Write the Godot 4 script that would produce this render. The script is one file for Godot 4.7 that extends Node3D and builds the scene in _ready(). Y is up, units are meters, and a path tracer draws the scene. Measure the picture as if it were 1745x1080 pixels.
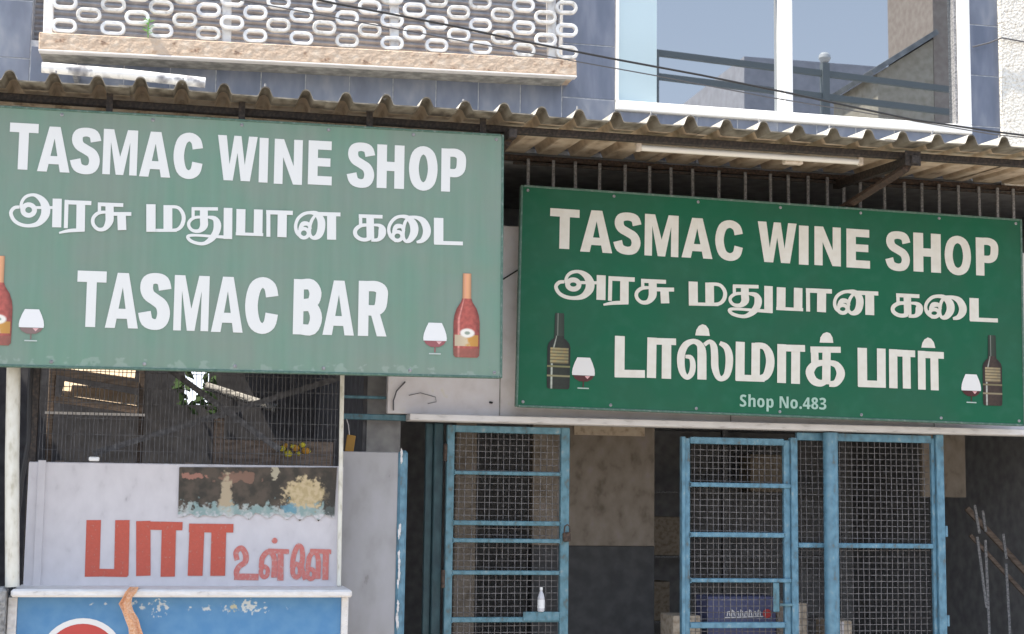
extends Node3D

# ---------------------------------------------------------------- mesh builder
class Mb:
	var v := PackedVector3Array()
	var n := PackedVector3Array()
	var c := PackedColorArray()
	var t := PackedVector2Array()
	func tri(a: Vector3, b: Vector3, d: Vector3, nn: Vector3, col := Color.WHITE):
		if (b - a).cross(d - a).dot(nn) < 0.0:
			var sw := b; b = d; d = sw
		for p in [a, d, b]:
			v.append(p); n.append(nn); c.append(col); t.append(Vector2(p.x, -p.y))
	func quad(a: Vector3, b: Vector3, d: Vector3, e: Vector3, col := Color.WHITE):
		var nn := (b - a).cross(d - a)
		if nn.length() < 1e-12: nn = (d - a).cross(e - a)
		nn = nn.normalized()
		tri(a, b, d, nn, col); tri(a, d, e, nn, col)
	func quad_uv(a: Vector3, b: Vector3, d: Vector3, e: Vector3):   # a lower left, b lower right, d upper right, e upper left
		var nn := (b - a).cross(d - a).normalized()
		var us := [Vector2(0, 1), Vector2(1, 0), Vector2(1, 1), Vector2(0, 1), Vector2(0, 0), Vector2(1, 0)]
		var ps := [a, d, b, a, e, d]
		for i in 6:
			v.append(ps[i]); n.append(nn); c.append(Color.WHITE); t.append(us[i])
	func box(o: Vector3, s: Vector3, bas := Basis(), bev := 0.0, col := Color.WHITE):
		var h := s * 0.5
		if bev <= 0.0:
			for f in [[Vector3.RIGHT, Vector3.UP, Vector3.BACK], [Vector3.UP, Vector3.BACK, Vector3.RIGHT], [Vector3.BACK, Vector3.RIGHT, Vector3.UP]]:
				for sg in [1.0, -1.0]:
					var a: Vector3 = f[0] * h * sg; var p: Vector3 = f[1] * h; var q: Vector3 = f[2] * h * sg
					quad(o + bas * (a - p - q), o + bas * (a + p - q), o + bas * (a + p + q), o + bas * (a - p + q), col)
			return
		var b := minf(bev, minf(h.x, minf(h.y, h.z)) * 0.98)
		var g := h - Vector3(b, b, b)
		for f in [[Vector3.RIGHT, Vector3.UP, Vector3.BACK], [Vector3.UP, Vector3.BACK, Vector3.RIGHT], [Vector3.BACK, Vector3.RIGHT, Vector3.UP]]:
			for sg in [1.0, -1.0]:
				var a: Vector3 = f[0] * h * sg; var p: Vector3 = f[1] * g; var q: Vector3 = f[2] * g * sg
				quad(o + bas * (a - p - q), o + bas * (a + p - q), o + bas * (a + p + q), o + bas * (a - p + q), col)
			for s1 in [1.0, -1.0]:
				for s2 in [1.0, -1.0]:
					var e: Vector3 = f[0] * g
					var p1: Vector3 = f[1] * h * s1 + f[2] * g * s2; var p2: Vector3 = f[1] * g * s1 + f[2] * h * s2
					var nn: Vector3 = bas * ((f[1] * s1 + f[2] * s2).normalized())
					tri(o + bas * (p1 - e), o + bas * (p1 + e), o + bas * (p2 + e), nn, col); tri(o + bas * (p1 - e), o + bas * (p2 + e), o + bas * (p2 - e), nn, col)
		for sx in [1.0, -1.0]:
			for sy in [1.0, -1.0]:
				for sz in [1.0, -1.0]:
					var sv := Vector3(sx, sy, sz)
					tri(o + bas * (Vector3(h.x, g.y, g.z) * sv), o + bas * (Vector3(g.x, h.y, g.z) * sv), o + bas * (Vector3(g.x, g.y, h.z) * sv), bas * sv.normalized(), col)
	func span(x0: float, x1: float, y0: float, y1: float, z0: float, z1: float, bev := 0.0):
		box(Vector3((x0 + x1) / 2, (y0 + y1) / 2, (z0 + z1) / 2), Vector3(x1 - x0, y1 - y0, z1 - z0), Basis(), bev)
	func bar(a: Vector3, b: Vector3, w: float, d: float, bev := 0.0, col := Color.WHITE):   # square bar from a to b
		var y := (b - a).normalized()
		var z := Vector3.BACK - y * Vector3.BACK.dot(y)
		if z.length() < 0.05: z = Vector3.UP - y * Vector3.UP.dot(y)
		z = z.normalized()
		box((a + b) / 2, Vector3(w, (b - a).length(), d), Basis(y.cross(z), y, z), bev, col)
	func tube(ps: Array, r, seg := 8, col := Color.WHITE):
		var rings := []
		for i in ps.size():
			var d: Vector3 = (ps[mini(i + 1, ps.size() - 1)] - ps[maxi(i - 1, 0)]).normalized()
			var u := d.cross(Vector3(0.13, 0.21, 0.97)).normalized()
			if absf(d.z) > 0.95: u = d.cross(Vector3.UP).normalized()
			var w := d.cross(u)
			var rr: float = r[i] if r is Array else r
			var ring := []
			for k in seg:
				var a := TAU * k / seg
				var q := u * cos(a) + w * sin(a)
				ring.append([ps[i] + q * rr, q])
			rings.append(ring)
		for i in ps.size() - 1:
			for k in seg:
				var l := (k + 1) % seg
				var A = rings[i][k]; var B = rings[i][l]; var D = rings[i + 1][l]; var E = rings[i + 1][k]
				for p in [A, D, B, A, E, D]:
					v.append(p[0]); n.append(p[1]); c.append(col); t.append(Vector2.ZERO)
		for e in [0, ps.size() - 1]:
			var nn: Vector3 = (ps[1] - ps[0]).normalized() * -1.0 if e == 0 else (ps[-1] - ps[-2]).normalized()
			for k in seg: tri(ps[e], rings[e][k][0], rings[e][(k + 1) % seg][0], nn, col)
	func lathe(o: Vector3, prof: Array, seg := 14, col := Color.WHITE):   # prof: Vector2(radius, height)
		for i in prof.size() - 1:
			var p: Vector2 = prof[i]; var q: Vector2 = prof[i + 1]
			var nr := Vector2(q.y - p.y, p.x - q.x).normalized()
			for k in seg:
				var a := TAU * k / seg; var b := TAU * (k + 1) / seg
				var da := Vector3(cos(a), 0, sin(a)); var db := Vector3(cos(b), 0, sin(b))
				var P := [o + da * p.x + Vector3.UP * p.y, o + db * p.x + Vector3.UP * p.y, o + db * q.x + Vector3.UP * q.y, o + da * q.x + Vector3.UP * q.y]
				var N := [(da * nr.x + Vector3.UP * nr.y).normalized(), (db * nr.x + Vector3.UP * nr.y).normalized()]
				for j in [[0, 0], [1, 1], [2, 1], [0, 0], [2, 1], [3, 0]]:
					v.append(P[j[0]]); n.append(N[j[1]]); c.append(col); t.append(Vector2.ZERO)
	func poly(ps: PackedVector2Array, z: float, col := Color.WHITE):
		var idx := Geometry2D.triangulate_polygon(ps)
		for i in range(0, idx.size(), 3):
			var a := ps[idx[i]]; var b := ps[idx[i + 1]]; var d := ps[idx[i + 2]]
			if (b - a).cross(d - a) < 0: var s := b; b = d; d = s
			tri(Vector3(a.x, a.y, z), Vector3(b.x, b.y, z), Vector3(d.x, d.y, z), Vector3.BACK, col)
	func ribbon(ps: Array, z: float, col := Color.WHITE):   # ps: Vector3(x, y, width), flat print
		var L := []; var R := []
		for i in ps.size():
			var d := Vector2(ps[mini(i + 1, ps.size() - 1)].x - ps[maxi(i - 1, 0)].x, ps[mini(i + 1, ps.size() - 1)].y - ps[maxi(i - 1, 0)].y)
			var closed: bool = Vector2(ps[0].x - ps[-1].x, ps[0].y - ps[-1].y).length() < 1e-5
			if closed and (i == 0 or i == ps.size() - 1): d = Vector2(ps[1].x - ps[-2].x, ps[1].y - ps[-2].y)
			d = d.normalized()
			var w: float = ps[i].z / 2
			var zi := z + 0.000015 * i
			L.append(Vector3(ps[i].x - d.y * w, ps[i].y + d.x * w, zi)); R.append(Vector3(ps[i].x + d.y * w, ps[i].y - d.x * w, zi))
		for i in ps.size() - 1:
			for q in [[L[i], R[i], R[i + 1]], [L[i], R[i + 1], L[i + 1]]]:
				if (q[1] - q[0]).cross(q[2] - q[0]).z >= 0: tri(q[0], q[1], q[2], Vector3.BACK, col)
				else: tri(q[0], q[2], q[1], Vector3.BACK, col)
	func mesh() -> ArrayMesh:
		var a := []; a.resize(Mesh.ARRAY_MAX)
		a[Mesh.ARRAY_VERTEX] = v; a[Mesh.ARRAY_NORMAL] = n; a[Mesh.ARRAY_COLOR] = c; a[Mesh.ARRAY_TEX_UV] = t
		var m := ArrayMesh.new(); m.add_surface_from_arrays(Mesh.PRIMITIVE_TRIANGLES, a); return m

var M := {}
var used := {}
var rng := RandomNumberGenerator.new()

# ---------------------------------------------------------------- scene helpers
func numbered(called: String) -> String:
	var k: int = used.get(called, 0); used[called] = k + 1
	return called if k == 0 else "%s_%03d" % [called, k]
func tag(o: Node, label: String, category: String, group := ""):
	o.set_meta("label", label); o.set_meta("category", category)
	if group: o.set_meta("group", group)
func thing(called: String, label: String, category: String, at := Vector3.ZERO, group := "") -> Node3D:
	var o := Node3D.new(); o.name = numbered(called); add_child(o); o.position = at
	tag(o, label, category, group); return o
func part(parent: Node3D, called: String, mb: Mb, m: Material, loc := false) -> MeshInstance3D:
	var o := MeshInstance3D.new(); o.name = called; o.mesh = mb.mesh(); o.material_override = m
	parent.add_child(o, true)
	if not loc and not (parent is MeshInstance3D): o.position = -parent.position
	return o
func inst(parent: Node3D, called: String, mesh: Mesh, m: Material, at: Vector3) -> MeshInstance3D:   # shared mesh at a world point
	var o := MeshInstance3D.new(); o.name = called; o.mesh = mesh; o.material_override = m
	parent.add_child(o, true)
	o.position = at - (parent.position if not (parent is MeshInstance3D) else Vector3.ZERO)
	return o
func single(called: String, mb: Mb, m: Material, label: String, category: String, group := "") -> MeshInstance3D:
	var o := MeshInstance3D.new(); o.name = numbered(called); o.mesh = mb.mesh(); o.material_override = m; add_child(o)
	tag(o, label, category, group); return o
func structure(called: String, mb: Mb, m: Material) -> MeshInstance3D:
	var o := MeshInstance3D.new(); o.name = numbered(called); o.mesh = mb.mesh(); o.material_override = m; add_child(o)
	o.set_meta("kind", "structure"); return o

# ---------------------------------------------------------------- materials (colours are linear base colours)
func srgb(c: Color) -> Color: return c.linear_to_srgb()
func plain(c: Color, rough := 0.7, metal := 0.0, spec := 0.5) -> StandardMaterial3D:
	var m := StandardMaterial3D.new(); m.albedo_color = srgb(c); m.roughness = rough; m.metallic = metal; m.metallic_specular = spec
	return m
func noise(freq: float, oct: int, sd: int, kind := FastNoiseLite.TYPE_SIMPLEX_SMOOTH) -> FastNoiseLite:
	var f := FastNoiseLite.new(); f.noise_type = kind; f.frequency = freq; f.fractal_octaves = oct; f.seed = sd; return f
func ntex(stops: Array, freq: float, oct: int, sd: int, size := 256) -> NoiseTexture2D:
	var g := Gradient.new(); var os := PackedFloat32Array(); var cs := PackedColorArray()
	for s in stops: os.append(s[0]); cs.append(srgb(s[1]))
	g.offsets = os; g.colors = cs
	var t := NoiseTexture2D.new(); t.width = size; t.height = size; t.seamless = true; t.noise = noise(freq, oct, sd); t.color_ramp = g; return t
func ntex_normal(freq: float, oct: int, sd: int, strength: float, size := 256) -> NoiseTexture2D:
	var t := NoiseTexture2D.new(); t.width = size; t.height = size; t.seamless = true; t.noise = noise(freq, oct, sd); t.as_normal_map = true; t.bump_strength = strength; return t
func worn(stops: Array, scale: Vector3, rough := 0.75, freq := 0.012, oct := 5, sd := 1, bump := 0.0, bump_freq := 0.05) -> StandardMaterial3D:
	var m := StandardMaterial3D.new(); m.albedo_texture = ntex(stops, freq, oct, sd); m.roughness = rough
	m.uv1_triplanar = true; m.uv1_world_triplanar = true; m.uv1_scale = scale
	if bump > 0.0:
		m.normal_enabled = true; m.normal_texture = ntex_normal(bump_freq, 4, sd + 50, 6.0); m.normal_scale = bump
	return m
func painted(w: int, h: int, f: Callable) -> ImageTexture:
	var im := Image.create(w, h, false, Image.FORMAT_RGB8)
	for y in h:
		for x in w: im.set_pixel(x, y, srgb(f.call((x + 0.5) / w, (y + 0.5) / h)))
	return ImageTexture.create_from_image(im)
func vcol(rough := 0.5) -> StandardMaterial3D:
	var m := StandardMaterial3D.new(); m.vertex_color_use_as_albedo = true; m.roughness = rough; return m
func K(r: float, g: float, b: float) -> Color: return Color(r, g, b)
func S(r: float, g: float, b: float) -> Color: return Color(r / 255.0, g / 255.0, b / 255.0).srgb_to_linear()

func make_materials():
	M.tile_a = worn([[0.2, K(.125, .15, .21)], [0.55, K(.155, .18, .245)], [0.85, K(.2, .225, .285)]], Vector3(1.1, .35, 1.1), 0.38, 0.03, 4, 3)
	M.tile_b = worn([[0.2, K(.115, .14, .2)], [0.55, K(.14, .165, .23)], [0.85, K(.18, .205, .27)]], Vector3(1.3, .3, 1.3), 0.42, 0.03, 4, 4)
	M.tile_c = worn([[0.2, K(.14, .16, .215)], [0.55, K(.175, .2, .26)], [0.85, K(.24, .26, .31)]], Vector3(.9, .4, .9), 0.36, 0.03, 4, 5)
	M.grout = worn([[0.2, K(.3, .33, .38)], [0.8, K(.48, .5, .54)]], Vector3(2, 2, 2), 0.9, 0.05, 3, 6)
	M.white_paint = worn([[0.15, K(.62, .62, .64)], [0.5, K(.76, .77, .78)], [0.8, K(.8, .8, .8)]], Vector3(2, 2, 2), 0.5, 0.03, 4, 7)
	M.white_dusty = worn([[0.1, K(.45, .44, .42)], [0.4, K(.64, .63, .61)], [0.8, K(.74, .73, .72)]], Vector3(3, 3, 3), 0.6, 0.03, 4, 51)
	M.frame_white = plain(K(.82, .83, .84), 0.35)
	M.ledge = worn([[0.02, K(.16, .11, .085)], [0.12, K(.36, .25, .18)], [0.24, K(.52, .4, .305)], [0.6, K(.57, .455, .355)], [0.9, K(.62, .54, .46)]], Vector3(1.5, 1.9, 1.5), 0.9, 0.03, 5, 8, 0.5)
	M.soffit = worn([[0.2, K(.2, .2, .19)], [0.6, K(.32, .31, .29)], [0.85, K(.42, .41, .39)]], Vector3(1.5, 1.5, 1.5), 0.9, 0.03, 5, 9)
	M.shutter = worn([[0.2, K(.27, .27, .3)], [0.5, K(.35, .355, .38)], [0.8, K(.43, .43, .45)]], Vector3(1.5, .6, 1.5), 0.6, 0.03, 4, 10)
	M.shutter_green = worn([[0.2, K(.12, .15, .13)], [0.8, K(.22, .26, .24)]], Vector3(1.5, .6, 1.5), 0.6, 0.03, 4, 11)
	M.plaster = worn([[0.1, K(.5, .45, .38)], [0.3, K(.72, .69, .63)], [0.6, K(.8, .78, .73)], [0.9, K(.82, .81, .78)]], Vector3(3, 3, 3), 0.95, 0.05, 5, 12, 1.2, 0.06)
	M.fascia = worn([[0.02, K(.45, .41, .41)], [0.1, K(.68, .64, .64)], [0.4, K(.75, .71, .72)], [0.75, K(.78, .75, .77)], [0.93, K(.75, .71, .63)]], Vector3(1.2, 1.2, 1.2), 0.85, 0.022, 5, 13)
	M.lintel = worn([[0.05, K(.5, .48, .48)], [0.3, K(.7, .68, .68)], [0.8, K(.78, .76, .76)]], Vector3(1.0, 4, 4), 0.7, 0.03, 5, 14)
	M.sheet_top = worn([[0.1, K(.08, .068, .055)], [0.35, K(.17, .15, .12)], [0.6, K(.25, .225, .185)], [0.85, K(.32, .295, .25)]], Vector3(1.6, 1.6, .8), 0.6, 0.03, 5, 15)
	M.sheet_b = worn([[0.08, K(.36, .27, .19)], [0.35, K(.59, .48, .355)], [0.65, K(.69, .58, .45)], [0.9, K(.73, .635, .51)]], Vector3(1.4, 1.4, .7), 0.65, 0.03, 5, 16)
	M.sheet_upper = worn([[0.1, K(.22, .21, .19)], [0.4, K(.4, .39, .36)], [0.8, K(.54, .53, .5)]], Vector3(1.6, 1.6, .8), 0.5, 0.03, 5, 47)
	M.dark_steel = worn([[0.15, K(.02, .016, .015)], [0.5, K(.04, .034, .032)], [0.8, K(.075, .055, .045)]], Vector3(4, 4, 4), 0.7, 0.04, 4, 17)
	M.rust_steel = worn([[0.15, K(.03, .02, .016)], [0.5, K(.065, .045, .036)], [0.8, K(.12, .07, .045)]], Vector3(4, 4, 4), 0.75, 0.04, 4, 18)
	M.bar_grey = worn([[0.15, K(.14, .14, .15)], [0.5, K(.26, .265, .28)], [0.85, K(.4, .4, .41)]], Vector3(4, 6, 4), 0.5, 0.04, 4, 19)
	M.blue = worn([[0.06, K(.12, .15, .16)], [0.2, K(.09, .19, .26)], [0.5, K(.115, .255, .355)], [0.8, K(.15, .3, .4)], [0.95, K(.27, .36, .4)]], Vector3(2.5, 1.6, 2.5), 0.42, 0.03, 5, 20)
	M.blue_dull = worn([[0.06, K(.1, .12, .12)], [0.25, K(.08, .17, .21)], [0.5, K(.1, .225, .285)], [0.8, K(.14, .26, .32)], [0.95, K(.25, .31, .32)]], Vector3(2.5, 1.6, 2.5), 0.5, 0.03, 5, 21)
	M.sign_edge = worn([[0.2, K(.06, .13, .1)], [0.7, K(.1, .18, .145)], [0.9, K(.22, .26, .24)]], Vector3(3, 3, 3), 0.6, 0.04, 4, 49)
	M.teal = worn([[0.2, K(.03, .07, .085)], [0.8, K(.055, .12, .14)]], Vector3(2, 1, 2), 0.5, 0.03, 4, 22)
	M.wire = worn([[0.15, K(.08, .072, .072)], [0.5, K(.145, .138, .142)], [0.85, K(.24, .225, .225)]], Vector3(3, 3, 3), 0.55, 0.04, 4, 23)
	M.wire_dark = worn([[0.15, K(.05, .05, .055)], [0.6, K(.09, .09, .1)], [0.9, K(.15, .15, .16)]], Vector3(3, 3, 3), 0.6, 0.04, 4, 24)
	M.panel_white = worn([[0.0, K(.36, .34, .36)], [0.08, K(.53, .505, .53)], [0.25, K(.6, .575, .6)], [0.8, K(.645, .62, .645)]], Vector3(1.7, 1.1, 1.7), 0.6, 0.025, 5, 25)
	M.door_white = worn([[0.0, K(.24, .23, .23)], [0.08, K(.33, .325, .335)], [0.4, K(.37, .365, .38)], [0.85, K(.4, .395, .42)]], Vector3(1.4, .8, 1.4), 0.6, 0.02, 5, 26)
	M.slab = worn([[0.03, K(.42, .4, .39)], [0.2, K(.66, .64, .63)], [0.8, K(.77, .75, .74)]], Vector3(1.4, 3, 2), 0.8, 0.03, 5, 27, 0.4)
	M.stone = worn([[0.1, K(.12, .12, .12)], [0.45, K(.28, .28, .28)], [0.85, K(.45, .45, .44)]], Vector3(3, 3, 3), 0.95, 0.04, 5, 28, 1.0)
	M.tan_inner = worn([[0.05, K(.17, .14, .11)], [0.35, K(.27, .23, .19)], [0.7, K(.32, .275, .23)], [0.9, K(.33, .28, .26)]], Vector3(1.3, .9, 1.3), 0.9, 0.025, 5, 29)
	M.inner_grey = worn([[0.15, K(.26, .26, .27)], [0.6, K(.34, .34, .35)], [0.9, K(.4, .4, .405)]], Vector3(1, 1, 1), 0.9, 0.03, 4, 30)
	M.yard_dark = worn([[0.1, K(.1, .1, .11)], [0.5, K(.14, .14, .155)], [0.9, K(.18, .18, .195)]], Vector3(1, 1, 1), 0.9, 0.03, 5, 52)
	M.dado = worn([[0.2, K(.055, .056, .06)], [0.8, K(.085, .086, .09)]], Vector3(1, 1, 1), 0.7, 0.03, 4, 31)
	M.tan_sheet = worn([[0.1, K(.45, .34, .24)], [0.4, K(.66, .54, .41)], [0.8, K(.72, .61, .48)]], Vector3(2, 2, 2), 0.9, 0.03, 5, 32)
	M.wood = worn([[0.1, K(.1, .075, .06)], [0.5, K(.18, .14, .115)], [0.9, K(.24, .19, .165)]], Vector3(1, 6, 1), 0.8, 0.03, 4, 33)
	M.carton = worn([[0.1, K(.3, .24, .18)], [0.5, K(.45, .38, .3)], [0.9, K(.52, .45, .37)]], Vector3(3, 3, 3), 0.9, 0.03, 4, 34)
	M.carton_blue = plain(K(.09, .1, .2), 0.7)
	M.pole = worn([[0.1, K(.45, .42, .33)], [0.4, K(.68, .66, .58)], [0.8, K(.76, .75, .68)]], Vector3(3, 1.2, 3), 0.45, 0.03, 4, 35)
	M.cable = plain(K(.022, .022, .025), 0.55)
	M.cable_grey = plain(K(.1, .1, .11), 0.5)
	M.glass = plain(K(.3, .325, .35), 0.01, 1.0)
	M.glass_pale = plain(K(.52, .63, .655), 0.1, 0.2)
	M.tube = plain(K(.83, .8, .74), 0.25)
	M.batten = worn([[0.1, K(.5, .42, .33)], [0.5, K(.7, .6, .5)], [0.9, K(.76, .68, .58)]], Vector3(3, 3, 3), 0.5, 0.03, 4, 36)
	M.asphalt = worn([[0.1, K(.2, .18, .155)], [0.6, K(.27, .245, .21)], [0.9, K(.33, .3, .26)]], Vector3(.5, .5, .5), 0.95, 0.03, 5, 37)
	M.paving = worn([[0.1, K(.28, .26, .23)], [0.5, K(.4, .375, .335)], [0.9, K(.48, .45, .41)]], Vector3(.8, .8, .8), 0.95, 0.03, 5, 38)
	M.house_tan = worn([[0.1, K(.45, .4, .31)], [0.5, K(.55, .49, .4)], [0.9, K(.62, .56, .47)]], Vector3(.6, .6, .6), 0.9, 0.03, 5, 39)
	M.house_brown = worn([[0.1, K(.4, .33, .29)], [0.9, K(.52, .45, .4)]], Vector3(.6, .6, .6), 0.9, 0.03, 5, 40)
	M.house_grey = worn([[0.1, K(.25, .26, .27)], [0.9, K(.45, .46, .47)]], Vector3(.4, .4, .4), 0.9, 0.03, 5, 41)
	M.house_pale = worn([[0.1, K(.5, .5, .55)], [0.9, K(.62, .62, .68)]], Vector3(.4, .4, .4), 0.9, 0.03, 4, 48)
	M.rail_grey = plain(K(.26, .29, .3), 0.6)
	M.pipe_white = worn([[0.12, K(.2, .2, .22)], [0.36, K(.5, .5, .52)], [0.42, K(.8, .8, .8)], [0.9, K(.8, .8, .8)]], Vector3(1.1, 1.1, 1.1), 0.6, 0.03, 4, 42)
	M.leaf = plain(K(.16, .36, .1), 0.6); M.leaf.backlight_enabled = true; M.leaf.backlight = Color(.25, .4, .15)
	M.leaf_creeper = plain(K(.07, .14, .045), 0.6)
	M.yellow = plain(K(.62, .55, .05), 0.6); M.amber = plain(K(.5, .26, .04), 0.5)
	M.orange = worn([[0.2, K(.58, .27, .14)], [0.5, K(.7, .4, .24)], [0.85, K(.74, .52, .38)]], Vector3(9, 9, 9), 0.85, 0.04, 4, 43)
	M.letters = plain(K(.78, .78, .76), 0.45)
	M.letters_cream = worn([[0.1, K(.7, .665, .585)], [0.6, K(.74, .71, .635)], [0.9, K(.76, .735, .67)]], Vector3(1.5, 1.5, 1.5), 0.5, 0.04, 4, 44)
	M.letters_red = worn([[0.06, K(.52, .2, .15)], [0.3, K(.53, .1, .065)], [0.85, K(.57, .115, .075)]], Vector3(4, 4, 4), 0.7, 0.04, 4, 45)
	M.letters_pink = worn([[0.1, K(.6, .35, .32)], [0.4, K(.58, .2, .17)], [0.85, K(.6, .16, .14)]], Vector3(5, 5, 5), 0.7, 0.04, 4, 46)
	M.letters_green = plain(K(.36, .52, .44), 0.5)
	M.print = vcol(0.4)

# ---------------------------------------------------------------- lettering
func catmull(ps: Array) -> Array:
	var out := []; var m := ps.size()
	var closed: bool = Vector2(ps[0].x - ps[-1].x, ps[0].y - ps[-1].y).length() < 1e-4
	for i in m - 1:
		var a: Vector3 = ps[i - 1] if i > 0 else (ps[-2] if closed else ps[0])
		var b: Vector3 = ps[i]; var d: Vector3 = ps[i + 1]
		var e: Vector3 = ps[i + 2] if i + 2 < m else (ps[1] if closed else ps[-1])
		for k in 4:
			var t := k / 4.0
			out.append(0.5 * (2.0 * b + (d - a) * t + (2.0 * a - 5.0 * b + 4.0 * d - e) * t * t + (3.0 * b - a - 3.0 * d + e) * t * t * t))
	out.append(ps[-1]); return out
func strokes(data: Array, z: float, map := []) -> Mb:
	var mb := Mb.new(); var k := 0
	for s in data:
		var ps := []; var r: Array = s[1]
		for i in range(0, r.size(), 3):
			var x: float = r[i] / 10000.0; var y: float = r[i + 1] / 10000.0; var w: float = r[i + 2] / 10000.0
			if map: ps.append(Vector3(map[0] * x + map[1] * y + map[2], map[3] * x + map[4] * y + map[5], w * map[0]))
			else: ps.append(Vector3(x, y, w))
		var zz := z + 0.00025 * (k % 14); k += 1
		if s[0] == "f":
			var pl := PackedVector2Array()
			for p in ps: pl.append(Vector2(p.x, p.y))
			mb.poly(pl, zz)
		elif s[0] == "c": mb.ribbon(catmull(ps), zz)
		else: mb.ribbon(ps, zz)
	return mb
# heavy condensed capitals: polygons and strokes in fractions of the letter's box
const CAPS := {
	"T": [["p", [0, 100, 100, 100, 100, 80, 67, 80, 67, 0, 33, 0, 33, 80, 0, 80]]],
	"A": [["p", [0, 0, 30, 0, 50, 74, 50, 100, 33, 100]], ["p", [100, 0, 67, 100, 50, 100, 50, 74, 70, 0]], ["p", [28, 17, 72, 17, 68, 35, 32, 35]]],
	"S": [["r", [86, 71, 77, 86, 50, 906, 24, 86, 18, 73, 27, 61, 50, 53, 74, 44, 83, 29, 74, 14, 50, 94, 23, 15, 13, 31]]],
	"M": [["p", [0, 0, 0, 100, 30, 100, 50, 40, 70, 100, 100, 100, 100, 0, 78, 0, 78, 72, 61, 0, 39, 0, 22, 72, 22, 0]]],
	"C": [["r", [86, 66, 78, 83, 54, 906, 28, 81, 17, 50, 28, 19, 54, 94, 78, 17, 86, 36]]],
	"W": [["p", [0, 100, 22, 100, 31, 36, 41, 100, 59, 100, 69, 36, 78, 100, 100, 100, 83, 0, 60, 0, 50, 62, 40, 0, 17, 0]]],
	"I": [["p", [0, 0, 100, 0, 100, 100, 0, 100]]],
	"N": [["p", [0, 0, 0, 100, 33, 100, 69, 41, 69, 100, 100, 100, 100, 0, 68, 0, 31, 60, 31, 0]]],
	"E": [["p", [0, 0, 0, 100, 97, 100, 97, 80, 40, 80, 40, 61, 93, 61, 93, 42, 40, 42, 40, 20, 100, 20, 100, 0]]],
	"H": [["p", [0, 0, 0, 100, 36, 100, 36, 61, 64, 61, 64, 100, 100, 100, 100, 0, 64, 0, 64, 40, 36, 40, 36, 0]]],
	"O": [["r", [83, 50, 74, 80, 50, 906, 26, 80, 17, 50, 26, 20, 50, 94, 74, 20, 83, 50]]],
	"P": [["p", [0, 0, 37, 0, 37, 100, 0, 100]], ["r", [30, 906, 60, 906, 80, 83, 83, 68, 78, 52, 60, 44, 30, 44]]],
	"B": [["p", [0, 0, 37, 0, 37, 100, 0, 100]], ["r", [30, 906, 62, 906, 79, 76, 68, 58, 30, 54]], ["r", [30, 51, 66, 51, 83, 31, 68, 10, 30, 94]]],
	"R": [["p", [0, 0, 36, 0, 36, 100, 0, 100]], ["r", [30, 906, 60, 906, 80, 84, 81, 70, 76, 54, 60, 47, 30, 47]], ["p", [40, 47, 70, 50, 100, 0, 66, 0]]],
}
func letter_row(parent: Node3D, rows: Array, m: Material, z: float):
	var words := [[]]; var last := 0.0
	for i in rows.size():
		var g = rows[i]
		if i > 0 and (g[1] - g[3] / 2.0) - last > 180.0: words.append([])
		words[-1].append(g); last = g[1] + g[3] / 2.0
	for w in words:
		var mb := Mb.new()
		for g in w:
			var bw: float = g[3] / 10000.0; var bh: float = g[4] / 10000.0; var x0: float = g[1] / 10000.0 - bw / 2; var y0: float = g[2] / 10000.0 - bh / 2
			var zz := z
			for s in CAPS[g[0]]:
				var ps := PackedVector2Array(); var rs := []; var d: Array = s[1]
				for i in range(0, d.size(), 2):
					var fy: float = d[i + 1] / 100.0
					if d[i + 1] == 906: fy = .906
					if d[i + 1] == 94: fy = .094
					var p := Vector2(x0 + bw * d[i] / 100.0, y0 + bh * fy); ps.append(p); rs.append(Vector3(p.x, p.y, bh * .188))
				if s[0] == "p": mb.poly(ps, zz)
				else:
					for i in rs.size():      # stems thicker than the horizontal parts
						var dd: Vector3 = rs[mini(i + 1, rs.size() - 1)] - rs[maxi(i - 1, 0)]
						rs[i].z *= 1.0 + .16 * absf(dd.y) / (Vector2(dd.x, dd.y).length() + 1e-6)
					mb.ribbon(catmull(rs), zz)
				zz += .0003
		part(parent, "lettering", mb, m, true)
func text_row(parent: Node3D, text: String, g: Array, m: Material, z: float):
	var sf := SystemFont.new(); sf.font_names = PackedStringArray(["Droid Sans"]); sf.font_weight = 700
	var tm := TextMesh.new(); tm.text = text; tm.font = sf; tm.font_size = 64; tm.pixel_size = 0.01; tm.depth = 0.1; tm.curve_step = 2.0
	var am := ArrayMesh.new(); am.add_surface_from_arrays(Mesh.PRIMITIVE_TRIANGLES, tm.get_mesh_arrays())
	var bb := am.get_aabb(); var cc := bb.get_center()
	var sc := Vector3(g[3] / 10000.0 / bb.size.x, g[4] / 10000.0 / bb.size.y, 0.002 / bb.size.z)
	var st := SurfaceTool.new(); st.begin(Mesh.PRIMITIVE_TRIANGLES)
	st.append_from(am, 0, Transform3D(Basis.from_scale(sc), Vector3(g[1] / 10000.0, g[2] / 10000.0, z) - cc * sc))
	var o := MeshInstance3D.new(); o.name = "lettering"; o.mesh = st.commit(); o.material_override = m; parent.add_child(o, true)

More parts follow.
